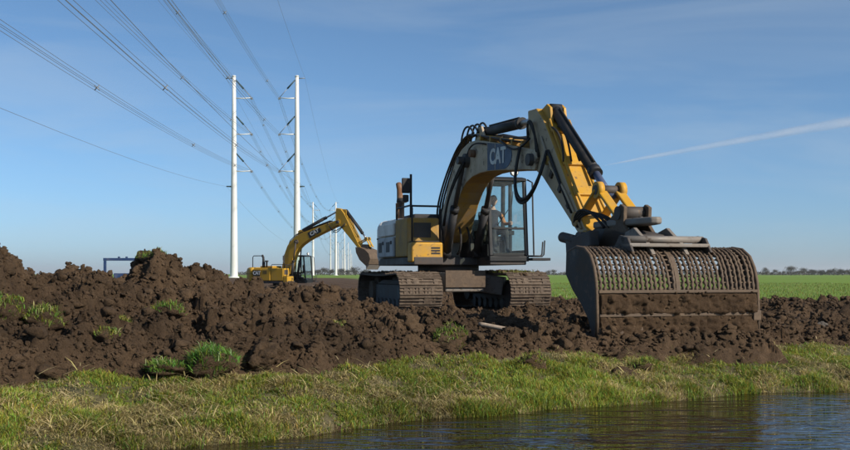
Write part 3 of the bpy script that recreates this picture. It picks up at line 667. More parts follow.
for row, x0, sd_ in (('left', XL0, 1), ('right', XR0, -1)):
    for li, zc in enumerate((44.75, 35.75, 26.5)):
        t = thing('conductor_bundle', 'bundled power conductors on the %s arms of the %s pylon row' % (LV[li], row), 'power line', (x0+SLOPE*PD[1], PD[1], 0), 0, 'power lines')
        base = Vector(t.location)
        for du in ((-0.25, 0.25), (0.25, 0.25), (-0.25, -0.25), (0.25, -0.25)):
            pts = [Vector(p)-base for p in catenary(x0, sd_*4.4, zc, [0, 1, 2, 3], 7.4, du)]
            MB().tube(pts, 0.022, 5).build('wire', 'wire', t)
        for k in (0, 1):
            for i in range(7):
                s_ = (i+0.5)/7+0.02*math.sin(li*5+i); yy = PD[k]+(PD[k+1]-PD[k])*s_
                if yy < 15: continue
                p = Vector((x0+SLOPE*yy+sd_*4.4, yy, zc-4*7.4*s_*(1-s_)))-base
                sp = MB()
                for q0, q1 in (((-0.25, 0.25), (0.25, -0.25)), ((0.25, 0.25), (-0.25, -0.25))):
                    sp.tube([p+Vector((q0[0], 0, q0[1])), p+Vector((q1[0], 0, q1[1]))], 0.06, 6)
                sp.build('spacer', 'wire', t)
    for nm, off, zc, sag, lab in (('earth_wire', -sd_*2.0, HT+0.25, 6.0, 'single thin earth wire along the pole tops of the %s pylon row' % row), ('earth_wire', -sd_*1.9, 22.8, 7.2, 'single thin low wire on the outer stubs of the %s pylon row' % row)):
        o = MB().tube(catenary(x0, off, zc, [0, 1, 2, 3], sag), 0.022, 5).build(nm, 'wire'); tag(o, lab, 'power line', 'power lines')

# ------------------------------------------------------------------ condensation trail
A = Vector((175*20, 1000*20, CAM_Z+107*20)); B = Vector((640*11, 1000*11, CAM_Z+189*11))
dr = (B-A).normalized(); L_ = (B-A).length
tm = MB(); pts = []; rad = []
for i in range(61):
    s_ = i/60; pts.append((s_*L_, 0, 30*math.sin(s_*3+0.4))); rad.append((20+62*s_)*min(1, s_*6+0.05)*1.25)
tm.tube(pts, rad, 20)
o = tm.build('contrail', 'ice_trail'); o.location = A
yv = Vector((0, 0, 1)).cross(dr).normalized(); o.rotation_euler = Matrix((dr, yv, dr.cross(yv))).transposed().to_euler()
tag(o, 'thin white condensation trail slanting up the sky on the right', 'contrail')

# ------------------------------------------------------------------ excavators
def bez(p0, p1, p2, p3, n=14):
    P = [Vector(p) for p in (p0, p1, p2, p3)]; out = []
    for i in range(n+1):
        t = i/n; out.append(P[0]*(1-t)**3+P[1]*3*t*(1-t)**2+P[2]*3*t*t*(1-t)+P[3]*t**3)
    return out
def text_mesh(s, size, depth=0.004):
    cu = bpy.data.curves.new('txt', 'FONT'); cu.body = s; cu.size = size; cu.extrude = depth; cu.align_x = 'CENTER'; cu.align_y = 'CENTER'; cu.offset = size*0.034
    cu.resolution_u = 3
    tmp = bpy.data.objects.new('tmp', cu); COL.objects.link(tmp)
    bpy.context.view_layer.update()
    me = bpy.data.meshes.new_from_object(tmp.evaluated_get(bpy.context.evaluated_depsgraph_get()))
    bpy.data.objects.remove(tmp); bpy.data.curves.remove(cu); return me
def rams(t, name, p0, p1, p2, rb, rr, mat_b='black', mat_r='rod'):
    """hydraulic cylinder: barrel p0-p1, rod p1-p2, eyes at the ends"""
    p0, p1, p2 = Vector(p0), Vector(p1), Vector(p2); d = (p2-p0).normalized()
    m = MB(); m.cyl(p0+d*0.05, p1, rb, n=20); m.cyl(p1-d*0.10, p1+d*0.03, rb*1.13, n=20)
    m.cyl(p0+Vector((0, -rb*1.0, 0)), p0+Vector((0, rb*1.0, 0)), rb*1.05, n=16)
    o = m.build(name, mat_b, t)
    r = MB(); r.cyl(p1+d*0.03, p2, rr, n=16); r.cyl(p2+Vector((0, -rb, 0)), p2+Vector((0, rb, 0)), rb*0.95, n=16); r.build('rod', mat_r, o)
    hz = MB(); yv = Vector((0, 1, 0)); up = d.cross(yv).normalized()
    hz.tube([p0+up*rb*1.2+d*0.15, p1+up*rb*1.2-d*0.15], 0.016, 6); hz.build('feed_pipe', mat_b, o)
    return o

def shoe_mesh(wid, pitch, seed):
    rs = random.Random(seed); m = MB(); h = 0.022
    m.bx(-pitch*0.5, pitch*0.5, -wid/2, wid/2, -h, 0.0)
    for gx_, gh in ((-pitch*0.38, 0.035), (0.0, 0.03), (pitch*0.40, 0.028)):
        n = 7; ys = [-wid/2+wid*i/n for i in range(n+1)]
        for i in range(n):
            g = gh*rs.uniform(0.75, 1.1); m.bx(gx_-0.012, gx_+0.012, ys[i]+0.001, ys[i+1]-0.001, 0.001, g)
    for i in range(9):   # caked mud between the grousers
        yy = rs.uniform(-wid*0.46, wid*0.40); m.bx(-pitch*0.33, pitch*0.33, yy, yy+rs.uniform(0.03, 0.1), 0.002, rs.uniform(0.006, 0.026))
    me = bpy.data.meshes.new('track_shoe'); me.from_pydata(m.v, [], m.f); me.materials.append(MATS['track_mud']); me.update(); return me
paint('track_mud', (0.085, 0.062, 0.045), 0.75, dust=(0.19, 0.145, 0.105), damt=0.5, mamt=0.45, scale=7)

def track(t, yc, wid, shoes, half=2.15, rad=0.42):
    zc = rad+0.075; xe = half-rad-0.06
    f = MB(); f.bx(-xe+0.25, xe-0.25, yc-0.17, yc+0.17, zc-0.20, zc+0.16); f.prism([(-xe+0.2, zc+0.16), (xe-0.3, zc+0.16), (xe-0.9, zc+0.27), (-xe+0.8, zc+0.27)], yc-0.13, yc+0.13)
    tk = f.build('track', 'dark_steel', t, 0.02)
    i_ = MB(); i_.cyl((xe, yc-0.16, zc), (xe, yc+0.16, zc), rad-0.07, n=28); i_.cyl((xe, yc-0.20, zc), (xe, yc+0.20, zc), 0.14, n=16); i_.build('idler', 'muddy_steel', tk)
    s_ = MB(); s_.cyl((-xe, yc-0.10, zc), (-xe, yc+0.10, zc), rad-0.08, n=22); s_.cyl((-xe, yc-0.24, zc), (-xe, yc+0.24, zc), 0.24, n=20); s_.build('sprocket', 'muddy_steel', tk)
    for k in range(7):
        x = -xe+0.5+(2*xe-1.0)*k/6; MB().cyl((x, yc-0.2, zc-0.27), (x, yc+0.2, zc-0.27), 0.12, n=16).build('roller', 'dark_steel', tk)
    per = 4*xe+2*math.pi*rad; n = int(round(per/0.203))
    for k in range(n):
        s = (k+0.5)/n*per
        if s < 2*xe: p = (-xe+s, zc+rad-0.035*math.sin(math.pi*s/(2*xe))); a = 0
        elif s < 2*xe+math.pi*rad: q = (s-2*xe)/rad; p = (xe+math.sin(q)*rad, zc+math.cos(q)*rad); a = q
        elif s < 4*xe+math.pi*rad: p = (xe-(s-2*xe-math.pi*rad), zc-rad); a = math.pi
        else: q = (s-4*xe-math.pi*rad)/rad; p = (-xe-math.sin(q)*rad, zc-math.cos(q)*rad); a = math.pi+q
        o = link(bpy.data.objects.new('track_shoe', shoes[k % len(shoes)]), tk)
        o.location = (p[0], yc, p[1]); o.rotation_euler = (0, a, 0)
    return tk

def chain_box(m, p0, p1, sx, sy):
    """slanted bar of rectangular section between two points"""
    p0, p1 = Vector(p0), Vector(p1); d = p1-p0; L_ = d.length
    q = d.to_track_quat('Z', 'Y').to_matrix(); m.box((p0+p1)/2, (sx, sy, L_), q); return m

def cab(t, paint_mat, x0, x1, y0, y1, z0, z1, tank=False):
    """frame with glass on all sides, seat and levers inside"""
    xm = x0+(x1-x0)*0.34; ft = x1-0.16                      # front pillar leans back
    bt = z0+0.22                                            # bottom of side glass
    c = MB()
    for y in (y0+0.045, y1-0.045):
        chain_box(c, (x1-0.05, y, z0+0.08), (ft-0.05, y, z1-0.10), 0.085, 0.085)
        chain_box(c, (x0+0.05, y, z0+0.05), (x0+0.09, y, z1-0.10), 0.09, 0.085)
    chain_box(c, (xm, y1-0.045, z0+0.05), (xm, y1-0.045, z1-0.10), 0.08, 0.08)
    cb = c.build('cab', 'cab_black', t, 0.02)
    r = MB(); r.prism([(x0-0.02, z1-0.11), (x0+0.02, z1-0.03), (x0+0.2, z1), (ft-0.25, z1), (ft-0.03, z1-0.04), (ft+0.03, z1-0.11)], y0-0.01, y1+0.01); r.build('roof', 'cab_black', cb, 0.03, 3)
    fl = MB(); fl.bx(x0, x1, y0+0.003, y1-0.003, z0-0.04, z0+0.077); fl.build('floor', 'cab_black', cb, 0.015)
    MB().bx(x0+0.1, x1-0.1, y1-0.06, y1-0.02, z0+0.08, bt).build('door_panel', 'cab_black', cb, 0.01)
    MB().bx(x0, x0+0.05, y0+0.09, y1-0.09, z0+0.08, bt+0.3).build('rear_panel', 'cab_black', cb, 0.01)
    MB().bx(x0+0.1, x1-0.2, y0+0.02, y0+0.06, z0+0.08, z0+0.34).build('side_panel', 'cab_black', cb, 0.01)
    zb = z0+0.70; lean = lambda z: x1-0.05+(ft-x1)*(z-z0-0.08)/(z1-z0-0.18)
    MB().box((lean(zb)+0.0, (y0+y1)/2, zb), (0.05, y1-y0-0.19, 0.05)).build('windscreen_bar', 'cab_black', cb, 0.01)
    MB().box((x1-0.07, (y0+y1)/2, z0+0.115), (0.06, y1-y0-0.19, 0.07)).build('sill', 'cab_black', cb, 0.01)
    def pane(nm, q, th):
        th = Vector(th); q = [Vector(p) for p in q]; g = MB(); g.add(q+[p+th for p in q], [(3, 2, 1, 0), (4, 5, 6, 7), (0, 1, 5, 4), (1, 2, 6, 5), (2, 3, 7, 6), (3, 0, 4, 7)]); return g.build(nm, 'glass', cb)
    ya, yb = y0+0.08, y1-0.08
    pane('windscreen', [(lean(zb)+0.03, ya, zb+0.02), (lean(zb)+0.03, yb, zb+0.02), (ft-0.02, yb, z1-0.11), (ft-0.02, ya, z1-0.11)], (-0.006, 0, 0))
    pane('lower_windscreen', [(x1-0.035, ya, z0+0.13), (x1-0.035, yb, z0+0.13), (lean(zb)+0.02, yb, zb-0.03), (lean(zb)+0.02, ya, zb-0.03)], (-0.006, 0, 0))
    pane('door_window', [(xm+0.05, y1-0.04, bt+0.01), (x1-0.13, y1-0.04, bt+0.01), (ft-0.10, y1-0.04, z1-0.12), (xm+0.05, y1-0.04, z1-0.12)], (0, -0.006, 0))
    pane('rear_side_window', [(x0+0.12, y1-0.04, bt+0.01), (xm-0.05, y1-0.04, bt+0.01), (xm-0.05, y1-0.04, z1-0.12), (x0+0.13, y1-0.04, z1-0.12)], (0, -0.006, 0))
    pane('boom_side_window', [(x0+0.12, y0+0.035, z0+0.345), (x1-0.13, y0+0.035, z0+0.345), (ft-0.10, y0+0.035, z1-0.12), (x0+0.13, y0+0.035, z1-0.12)], (0, 0.006, 0))
    pane('rear_window', [(x0+0.05, ya, bt+0.31), (x0+0.05, yb, bt+0.31), (x0+0.08, yb, z1-0.12), (x0+0.08, ya, z1-0.12)], (-0.006, 0, 0))
    xc, yc = x0+0.42, (y0+y1)/2; fz = z0+0.08
    s = MB(); s.bx(xc-0.22, xc+0.26, yc-0.24, yc+0.24, fz+0.36, fz+0.48); s.prism([(xc-0.20, fz+0.485), (xc-0.34, fz+1.05), (xc-0.24, fz+1.08), (xc-0.06, fz+0.485)], yc-0.22, yc+0.22); s.bx(xc-0.15, xc+0.15, yc-0.15, yc+0.15, fz+0.003, fz+0.36)
    s.build('seat', 'seat_cloth', cb, 0.03)
    for sg in (-1, 1):
        q = MB(); q.bx(xc-0.05, xc+0.45, yc+sg*0.34-0.07, yc+sg*0.34+0.07, fz+0.50, fz+0.60); q.bx(xc-0.05, xc+0.12, yc+sg*0.34-0.05, yc+sg*0.34+0.05, fz+0.003, fz+0.50); q.tube([(xc+0.38, yc+sg*0.34, fz+0.60), (xc+0.42, yc+sg*0.33, fz+0.78)], [0.016, 0.028], 8)
        q.build('console', 'cab_black', cb, 0.01)
    q = MB(); q.bx(x1-0.32, x1-0.24, y0+0.10, y0+0.16, fz+0.55, fz+0.9); q.bx(x1-0.34, x1-0.22, y0+0.09, y0+0.12, fz+0.9, fz+1.1); q.build('monitor', 'cab_black', cb, 0.01)
    return cb

def excavator(loc, psi, near, label):
    t = thing('excavator', label, 'excavator', loc, psi-math.pi/2, 'crawler excavators on the dug land')
    Y_ = 'yellow' if near else 'far_yellow'; SD = 'side_dust' if near else 'far_yellow'; YD = 'yellow_dusty' if near else 'far_yellow'
    CW = 'pale_grey' if near else 'far_yellow'; W = 0.95 if near else 0.8
    shoes = [shoe_mesh(W, 0.195, k) for k in range(4)]
    for yc in (-1.25, 1.25): track(t, yc, W, shoes, 2.15 if near else 2.3)
    m = MB(); m.bx(-1.0, 1.25, -0.46, 0.46, 0.50, 0.93); 
    for sy_ in (-1, 1):
        for sx_ in (-1, 1): chain_box(m, (sx_*0.55, sy_*0.4, 0.72), (sx_*0.95, sy_*1.05, 0.62), 0.34, 0.42)
    m.build('carbody', 'grey_steel', t, 0.03)
    MB().bx(1.26, 1.30, -0.47, 0.47, 0.60, 0.98).build('carbody_plate', 'muddy_steel', t, 0.008)
    MB().cyl((0, 0, 0.935), (0, 0, 1.10), 0.72, n=40).build('slew_ring', 'dark_steel', t)
    d = MB(); d.plan([(-2.0, -1.22), (1.38, -1.22), (1.38, -0.55), (0.9, -0.5), (0.9, 0.42), (1.62, 0.46), (1.62, 1.33), (-2.0, 1.25)], 1.105, 1.28); d.build('deck', 'dark_steel', t, 0.02)
    # counterweight
    pts = [(-1.72, -1.32), (-2.05, -1.24), (-2.45, -1.02), (-2.72, -0.62), (-2.82, 0), (-2.72, 0.62), (-2.45, 1.02), (-2.05, 1.24), (-1.72, 1.32)]
    c = MB(); c.plan(pts, 1.12, 2.24, True); cw = c.build('counterweight', CW, t, 0.24, 5)
    g = MB(); g.plan([(x*1.004-0.004, y*1.006) for x, y in pts], 1.76, 1.785); g.build('groove', 'black', cw)
    # engine bay and side doors (right side faces the camera)
    h = MB(); h.prism([(-1.71, 1.285), (-1.71, 2.10), (-1.60, 2.20), (-0.1, 2.20), (-0.1, 1.285)], -1.24, 1.24); h.build('engine_bay', CW if near else Y_, t, 0.12, 4)
    for x0_, x1_, mt in ((-1.66, -0.93, CW), (-0.90, -0.14, CW)):
        if near:
            o = MB().bx(x0_, x1_, -1.31, -1.245, 1.80, 2.10).build('upper_panel', 'pale_grey', t, 0.03, 3)
            o = MB().bx(x0_, x1_, -1.318, -1.245, 1.30, 1.775).build('side_door', 'mid_grey', t, 0.04, 3)
            MB().bx(x1_-0.22, x1_-0.10, -1.333, -1.319, 1.60, 1.68).build('latch', 'black', o, 0.004)
            MB().bx(x0_+0.12, x1_-0.30, -1.326, -1.319, 1.42, 1.66).build('inset', 'black', o, 0.01)
        else:
            o = MB().bx(x0_, x1_, -1.31, -1.245, 1.30, 2.10).build('side_door', Y_, t, 0.025, 2)
            if x0_ > -1:
                for k in range(5): MB().bx(x0_+0.15, x1_-0.25, -1.320, -1.312, 1.78+k*0.05, 1.80+k*0.05).build('louvre', 'black', o)
    MB().bx(-1.45, -0.35, -0.75, 0.3, 2.203, 2.33).build('hood', 'black' if near else Y_, t, 0.04, 3)
    ex = MB(); ex.tube([(-1.0, -0.92, 2.20), (-1.0, -0.92, 2.72), (-1.02, -0.92, 2.95), (-1.12, -0.92, 3.10)], [0.075, 0.075, 0.07, 0.07], 14); ex.cyl((-1.0, -0.92, 2.25), (-1.0, -0.92, 2.62), 0.105, n=16); ex.build('exhaust', 'rust' if near else 'black', t)
    MB().tube([(-0.7, -0.95, 2.20), (-0.7, -0.95, 2.6), (-0.7, -0.95, 2.62), (-0.7, -0.95, 2.72)], [0.06, 0.06, 0.13, 0.12], 14).build('air_intake', 'black', t)
    # fuel tank, tool box, steps
    MB().bx(-0.09, 0.98, -1.27, -0.52, 1.285, 2.16).build('fuel_tank', YD, t, 0.04, 3)
    MB().bx(0.985, 1.0, -1.12, -0.72, 1.72, 2.05).build('tank_plate', 'dark_steel', t, 0.004)
    tb = MB().bx(1.0, 1.37, -1.27, -0.55, 1.16, 1.60).build('tool_box', Y_, t, 0.04, 3)
    for k in range(3): MB().bx(1.368, 1.378, -0.82, -0.62, 1.34+k*0.06, 1.375+k*0.06).build('vent', 'black', tb)
    MB().bx(1.0, 1.33, -1.22, -0.62, 1.603, 1.63).build('step', 'black', t, 0.006)
    # handrails on the right front
    rl = MB(); zt = 2.42
    rl.tube([(1.30, -1.24, 1.62), (1.30, -1.24, zt-0.08), (1.24, -1.24, zt), (0.0, -1.24, zt), (-0.06, -1.24, zt-0.08), (-0.06, -1.24, 2.16)], 0.022, 8); rl.build('handrail', 'black', t)
    MB().tube([(1.30, -1.24, zt-0.02), (1.30, -0.62, zt-0.02), (1.30, -0.58, zt-0.10), (1.30, -0.58, 1.62)], 0.022, 8).build('handrail', 'black', t)
    mr = MB(); mr.tube([(1.05, -1.20, 2.16), (1.05, -1.20, 3.12)], 0.028, 8); mr.build('mirror_post', 'black', t)
    mm = MB(); mm.box((1.10, -1.33, 2.86), (0.05, 0.19, 0.34)); mm.box((1.09, -1.33, 2.58), (0.05, 0.14, 0.16)); mm.build('mirror', 'black', t, 0.03, 3)
    # cab
    cb = cab(t, Y_, 0.02, 1.66, 0.44, 1.38, 1.22, 3.10)
    for yy in (1.14, ): 
        l = MB(); l.tube([(1.34, yy, 3.10), (1.34, yy, 3.16)], 0.02, 8); l.tube([(1.26, yy, 3.20), (1.30, yy, 3.20), (1.38, yy, 3.20)], [0.04, 0.085, 0.095], 16); lm = l.build('work_lamp', 'black', t)
        MB().tube([(1.378, yy, 3.20), (1.388, yy, 3.20)], [0.085, 0.075], 16).build('lens', 'lens', lm)
    MB().tube([(1.66, 1.36, 1.30), (1.78, 1.44, 1.30), (1.78, 1.44, 1.36), (1.64, 1.46, 2.95), (1.50, 1.40, 3.02)], 0.02, 8).build('cab_rail', 'black', t)
    MB().tube([(1.72, 1.44, 1.30), (1.72, 1.62, 1.30), (1.72, 1.66, 1.34), (1.72, 1.68, 1.62)], 0.018, 8).build('grab_bar', 'black', t)
    MB().tube([(1.50, 1.42, 1.30), (1.50, 1.76, 1.30), (1.50, 1.80, 1.34), (1.50, 1.82, 1.66)], 0.018, 8).build('grab_bar', 'black', t)
    MB().bx(1.40, 1.80, 1.40, 1.84, 1.20, 1.26).build('cab_step', 'black', t, 0.01)
    # boom: outline in the machine's plane, rotated about the foot pin for the other pose
    foot = Vector((0.32, 0, 1.86))
    if near: rot = 0.0
    else: rot = R(26)
    def bp(x, z, y=0):
        v = Vector((x-foot.x, 0, z-foot.z)); c_, s_ = math.cos(rot), math.sin(rot)
        return Vector((foot.x+v.x*c_-v.z*s_, y, foot.z+v.x*s_+v.z*c_))
    out = [(0.08, 2.06), (0.50, 2.55), (0.95, 3.08), (1.38, 3.44), (1.80, 3.62), (2.30, 3.71), (2.75, 3.70), (3.20, 3.63), (4.6, 3.38), (5.75, 3.16), (6.08, 3.08), (6.14, 2.93), (6.04, 2.76), (5.25, 2.82), (4.4, 2.90), (3.5, 2.97), (3.0, 2.98), (2.5, 2.95), (2.1, 2.86), (1.75, 2.68), (1.45, 2.44), (1.15, 2.10), (0.85, 1.78), (0.56, 1.63), (0.30, 1.62), (0.10, 1.78)]
    op = [bp(*p) for p in out]
    b_ = MB(); b_.prism([(p.x, p.z) for p in op], -0.26, 0.26, 0, 1); bo = b_.build('boom', [SD, YD], t, 0.025, 2)
    # seams of the welded plates
    for xx, z0_, z1_ in ((3.95, 2.945, 3.49), (5.15, 2.84, 3.27)):
        p, q = bp(xx, z0_), bp(xx, z1_); chain_box(MB(), (p.x, -0.263, p.z), (q.x, -0.263, q.z), 0.03, 0.012).build('weld_seam', SD, bo)
    for yy in (-0.37, 0.37):
        f = MB(); f.prism([(-0.25, 1.285), (0.75, 1.285), (0.55, 1.9), (0.40, 2.05), (0.22, 2.05), (0.05, 1.9)], yy-0.05, yy+0.05); f.build('boom_bracket', 'dark_steel', t, 0.015)
    MB().cyl((foot.x, -0.46, foot.z), (foot.x, 0.46, foot.z), 0.10, n=18).build('foot_pin', 'dark_steel', t)
    # boom cylinders on both sides
    bpn = bp(2.25, 3.32)
    for yy in (-0.36, 0.36):
        a = Vector((1.0, yy, 1.36)); b2 = Vector((bpn.x, yy, bpn.z)); k = a.lerp(b2, 0.50)
        rams(t, 'boom_cylinder', a, k, b2, 0.09, 0.05, 'black', 'dark_steel')
    p = bpn; m = MB(); m.cyl((p.x, -0.50, p.z), (p.x, 0.50, p.z), 0.085, n=18); m.cyl((p.x, -0.36, p.z), (p.x, 0.36, p.z), 0.15, n=20); m.build('boom_pin', 'dark_steel', bo)
    if near:
        q = bp(2.70, 3.42); m = MB(); m.cyl((q.x, -0.38, q.z), (q.x, -0.265, q.z), 0.08, n=16); m.build('valve', 'rust', bo)
    # logo panel on the side of the boom
    for yy, sg in ((-0.2645, -1), (0.2645, 1)):
        ctr = (4.10, 3.20) if near else (3.9, 3.22)
        if near:
            pg = [(3.50, 3.545), (3.50, 2.985), (4.45, 2.92)]+[(4.45+0.42*math.sin(a), 3.16-0.24*math.cos(a)) for a in np.linspace(0.3, 2.2, 8)]+[(4.30, 3.42)]
        else: pg = [(3.35, 3.46), (3.35, 3.02), (4.45, 2.98), (4.45, 3.30)]
        gp = [bp(*p) for p in pg]
        pm = MB(); pm.prism([(p.x, p.z) for p in gp], yy-0.003, yy+0.003); lp = pm.build('logo_panel', 'logo_blue' if near else 'black', bo)
        me = text_mesh('CAT', 0.46 if near else 0.40); me.materials.append(MATS['logo_white'])
        lo = link(bpy.data.objects.new('lettering', me), bo)
        ca = bp(*ctr); ang = rot-(R(3.0) if near else R(3)); 
        e1 = Vector((math.cos(ang), 0, math.sin(ang)))*(-sg*-1); e1 = e1 if sg < 0 else -e1
        e1 = Vector((math.cos(ang), 0, math.sin(ang))) if sg < 0 else Vector((-math.cos(ang), 0, -math.sin(ang)))
        e2 = Vector((-math.sin(ang), 0, math.cos(ang))); e3 = e1.cross(e2)
        M4 = Matrix((e1, e2, e3)).transposed().to_4x4(); 
        lo.matrix_local = Matrix.Translation((ca.x, yy+sg*0.006, ca.z)) @ M4 @ Matrix.Diagonal((1.0, 0.92, 1, 1))
    # stick
    tip = bp(5.98, 2.93)
    if near:
        srot = 0.0
    else: srot = R(-11)
    n0 = Vector((5.98, 0, 2.93))
    def sp(x, z, y=0):
        v = Vector((x-n0.x, 0, z-n0.z)); c_, s_ = math.cos(srot), math.sin(srot)
        return Vector((tip.x+v.x*c_-v.z*s_, y, tip.z+v.x*s_+v.z*c_))
    so_ = [(5.62, 3.86), (6.02, 3.84), (6.35, 3.58), (6.62, 3.28), (6.95, 2.88), (7.5, 2.22), (8.0, 1.66), (8.28, 1.52), (8.24, 1.36), (8.06, 1.34), (7.6, 1.68), (6.9, 2.18), (6.3, 2.60), (5.90, 2.78), (5.74, 3.05), (5.64, 3.5)]
    q = [sp(*p) for p in so_]; m = MB(); m.prism([(p.x, p.z) for p in q], -0.25, 0.25, 0, 1); sk = m.build('stick', ['stick_side' if near else SD, Y_], t, 0.025, 2)
    for yy in (-0.285, 0.285):
        a_, c_ = tip, bp(5.2, 3.05); m = MB(); m.prism([(bp(*p).x, bp(*p).z) for p in ((5.55, 3.12), (6.10, 3.10), (6.20, 2.93), (6.08, 2.74), (5.55, 2.80))], yy-0.022, yy+0.022); m.build('boom_fork', SD, bo, 0.01)
    MB().cyl((tip.x, -0.40, tip.z), (tip.x, 0.40, tip.z), 0.11, n=20).build('stick_pin', 'dark_steel', sk)
    for xx, zz in ((6.55, 3.42), (7.05, 2.80), (7.5, 2.26)):   # cover plates and bosses on the front face
        p = sp(xx, zz); dq = Matrix.Rotation(R(50)-srot, 3, 'Y'); MB().box(p, (0.20, 0.40, 0.05), dq).build('clamp_plate', Y_, sk, 0.012)
    for yy in (-0.17, 0.19):
        MB().tube([sp(6.45, 3.58, yy), sp(6.98, 2.93, yy), sp(7.55, 2.26, yy), sp(7.9, 1.90, yy)], 0.026, 8).build('pipe', Y_, sk)
    for xx, zz, rr_ in ((7.75, 1.78, 0.12), (8.13, 1.46, 0.13), (6.6, 2.85, 0.08)):
        p = sp(xx, zz); MB().cyl((p.x, -0.30, p.z), (p.x, 0.30, p.z), rr_, n=18).build('pin_boss', YD, sk)
    # stick cylinder on top of the boom
    a = bp(2.72, 3.88); e = sp(5.74, 3.72); k = a.lerp(e, 0.66)
    rams(t, 'stick_cylinder', a, k, e, 0.10, 0.055, 'black')
    m = MB()
    for yy in (-0.14, 0.14): m.prism([(bp(*p).x, bp(*p).z) for p in ((2.45, 3.68), (3.05, 3.66), (2.82, 3.98), (2.62, 3.98))], yy-0.025, yy+0.025)
    m.build('cylinder_lug', SD, bo, 0.008)
    # bucket cylinder on the front of the stick, links, coupler
    a = sp(6.30, 3.78); e = sp(8.36, 2.16); k = a.lerp(e, 0.78)
    rams(t, 'bucket_cylinder', a, k, e, 0.10, 0.06, 'black', 'blue_rod' if near else 'rod')
    m = MB()
    for yy in (-0.13, 0.13): m.prism([(sp(*p).x, sp(*p).z) for p in ((6.0, 3.80), (6.5, 3.40), (6.42, 3.80), (6.28, 3.88))], yy-0.025, yy+0.025)
    m.build('cylinder_lug', Y_, sk, 0.008)
    for yy in (-0.19, 0.19):
        m = MB(); p0, p1 = sp(7.78, 1.80), sp(8.40, 2.20); chain_box(m, (p0.x, yy, p0.z), (p1.x, yy, p1.z), 0.15, 0.055); m.build('link', Y_, t, 0.02)
        m = MB(); p2 = sp(9.02, 1.76) if near else sp(8.85, 1.72); chain_box(m, (p1.x, yy*0.8, p1.z), (p2.x, yy*0.8, p2.z), 0.16, 0.055); m.build('link', Y_, t, 0.02)
    p = sp(8.40, 2.20); MB().cyl((p.x, -0.25, p.z), (p.x, 0.25, p.z), 0.075, n=20).build('link_pin', 'dark_steel', t)
    for yy in (-0.19, 0.19): MB().cyl((p.x, yy-0.05, p.z), (p.x, yy+0.05, p.z), 0.13, n=20).build('link_boss', Y_, t)
    # hoses
    if near:
        hs_ = MB
        for i in range(5):
            yy = -0.24+i*0.055
            P = [(0.35, yy-0.12, 1.55), (0.15, yy-0.1, 2.4), (0.72, yy-0.09, 3.02), (1.45, yy-0.05, 3.62+0.03*i), (1.9, yy, 3.84+0.02*i), (2.3, yy, 3.88), (2.6, yy, 3.80)]
            pts = []
            for j in range(len(P)-1): pts += [Vector(P[j]).lerp(Vector(P[j+1]), s_/4) for s_ in range(4)]
            pts.append(Vector(P[-1]))
            for _ in range(3): pts = [pts[0]]+[(pts[j-1]+pts[j]*2+pts[j+1])/4 for j in range(1, len(pts)-1)]+[pts[-1]]
            MB().tube(pts, 0.024, 8).build('hose', 'rubber', t)
        for i in range(4):     # loops over the boom bend and along its top
            yy = -0.26+i*0.07
            MB().tube(bez((1.75+0.12*i, yy, 3.66), (1.85+0.15*i, yy, 4.12+0.04*i), (2.25+0.15*i, yy, 4.16), (2.62+0.1*i, yy, 3.86)), 0.022, 8).build('hose', 'rubber', t)
            MB().tube([bp(2.9, 3.78-0.02*i, -0.27+i*0.035), bp(4.3, 3.52-0.015*i, -0.27+i*0.035), bp(5.4, 3.32, -0.27+i*0.035)], 0.018, 8).build('pipe', 'rust' if i % 2 else 'black', t)
        for i in range(3):     # thick supply hoses lying along the boom top, held by clamps
            yy = 0.0+0.075*i
            MB().tube([bp(2.55, 3.80, yy), bp(3.3, 3.70+0.02*i, yy), bp(4.2, 3.56, yy), bp(5.1, 3.42+0.03*i, yy), bp(5.55, 3.36, yy), bp(5.72, 3.18, yy)], 0.032, 8).build('hose', 'rubber', t)
        for xx, zz in ((3.1, 3.70), (3.7, 3.60), (4.3, 3.49), (4.9, 3.38), (5.4, 3.29)):
            p = bp(xx, zz); MB().box((p.x, -0.02, p.z), (0.07, 0.54, 0.11), Matrix.Rotation(R(10), 3, 'Y')).build('hose_clamp', 'yellow_dusty', t, 0.01)
        for xx, zz in ((6.75, 2.60), (7.1, 2.33), (7.45, 2.04), (7.8, 1.72)):
            MB().box((xx, -0.268, zz), (0.10, 0.04, 0.13), Matrix.Rotation(R(40), 3, 'Y')).build('hose_clamp', 'dark_steel', sk, 0.008)
        MB().tube([sp(6.3, 3.30, -0.272), sp(6.75, 2.72, -0.275), sp(7.3, 2.28, -0.275), sp(7.95, 1.62, -0.275)], 0.02, 8).build('pipe', 'stick_side', sk)
        MB().tube(bez((4.3, -0.28, 3.48), (4.9, -0.36, 3.30), (5.2, -0.36, 3.05), (5.9, -0.32, 3.32)), 0.02, 8).build('hose', 'rubber', t)
        MB().tube(bez((2.3, -0.29, 3.45), (2.8, -0.40, 3.62), (3.2, -0.40, 3.60), (3.45, -0.28, 3.52)), 0.018, 8).build('hose', 'rubber', t)
        for i in range(3): MB().tube(bez((2.3+0.05*i, -0.40, 3.28), (1.9, -0.45, 3.0-0.1*i), (1.2, -0.40, 2.7), (0.7+0.05*i, -0.34, 2.0)), 0.018, 8).build('hose', 'rubber', t)
        wp = MB(); wp.tube([(1.66, 0.62, 1.98), (1.62, 0.98, 2.45), (1.585, 1.02, 2.75)], 0.009, 6); wp.build('wiper', 'cab_black', t)
        MB().bx(0.72, 0.86, 1.375, 1.40, 1.95, 2.0).build('door_handle', 'cab_black', t, 0.006)
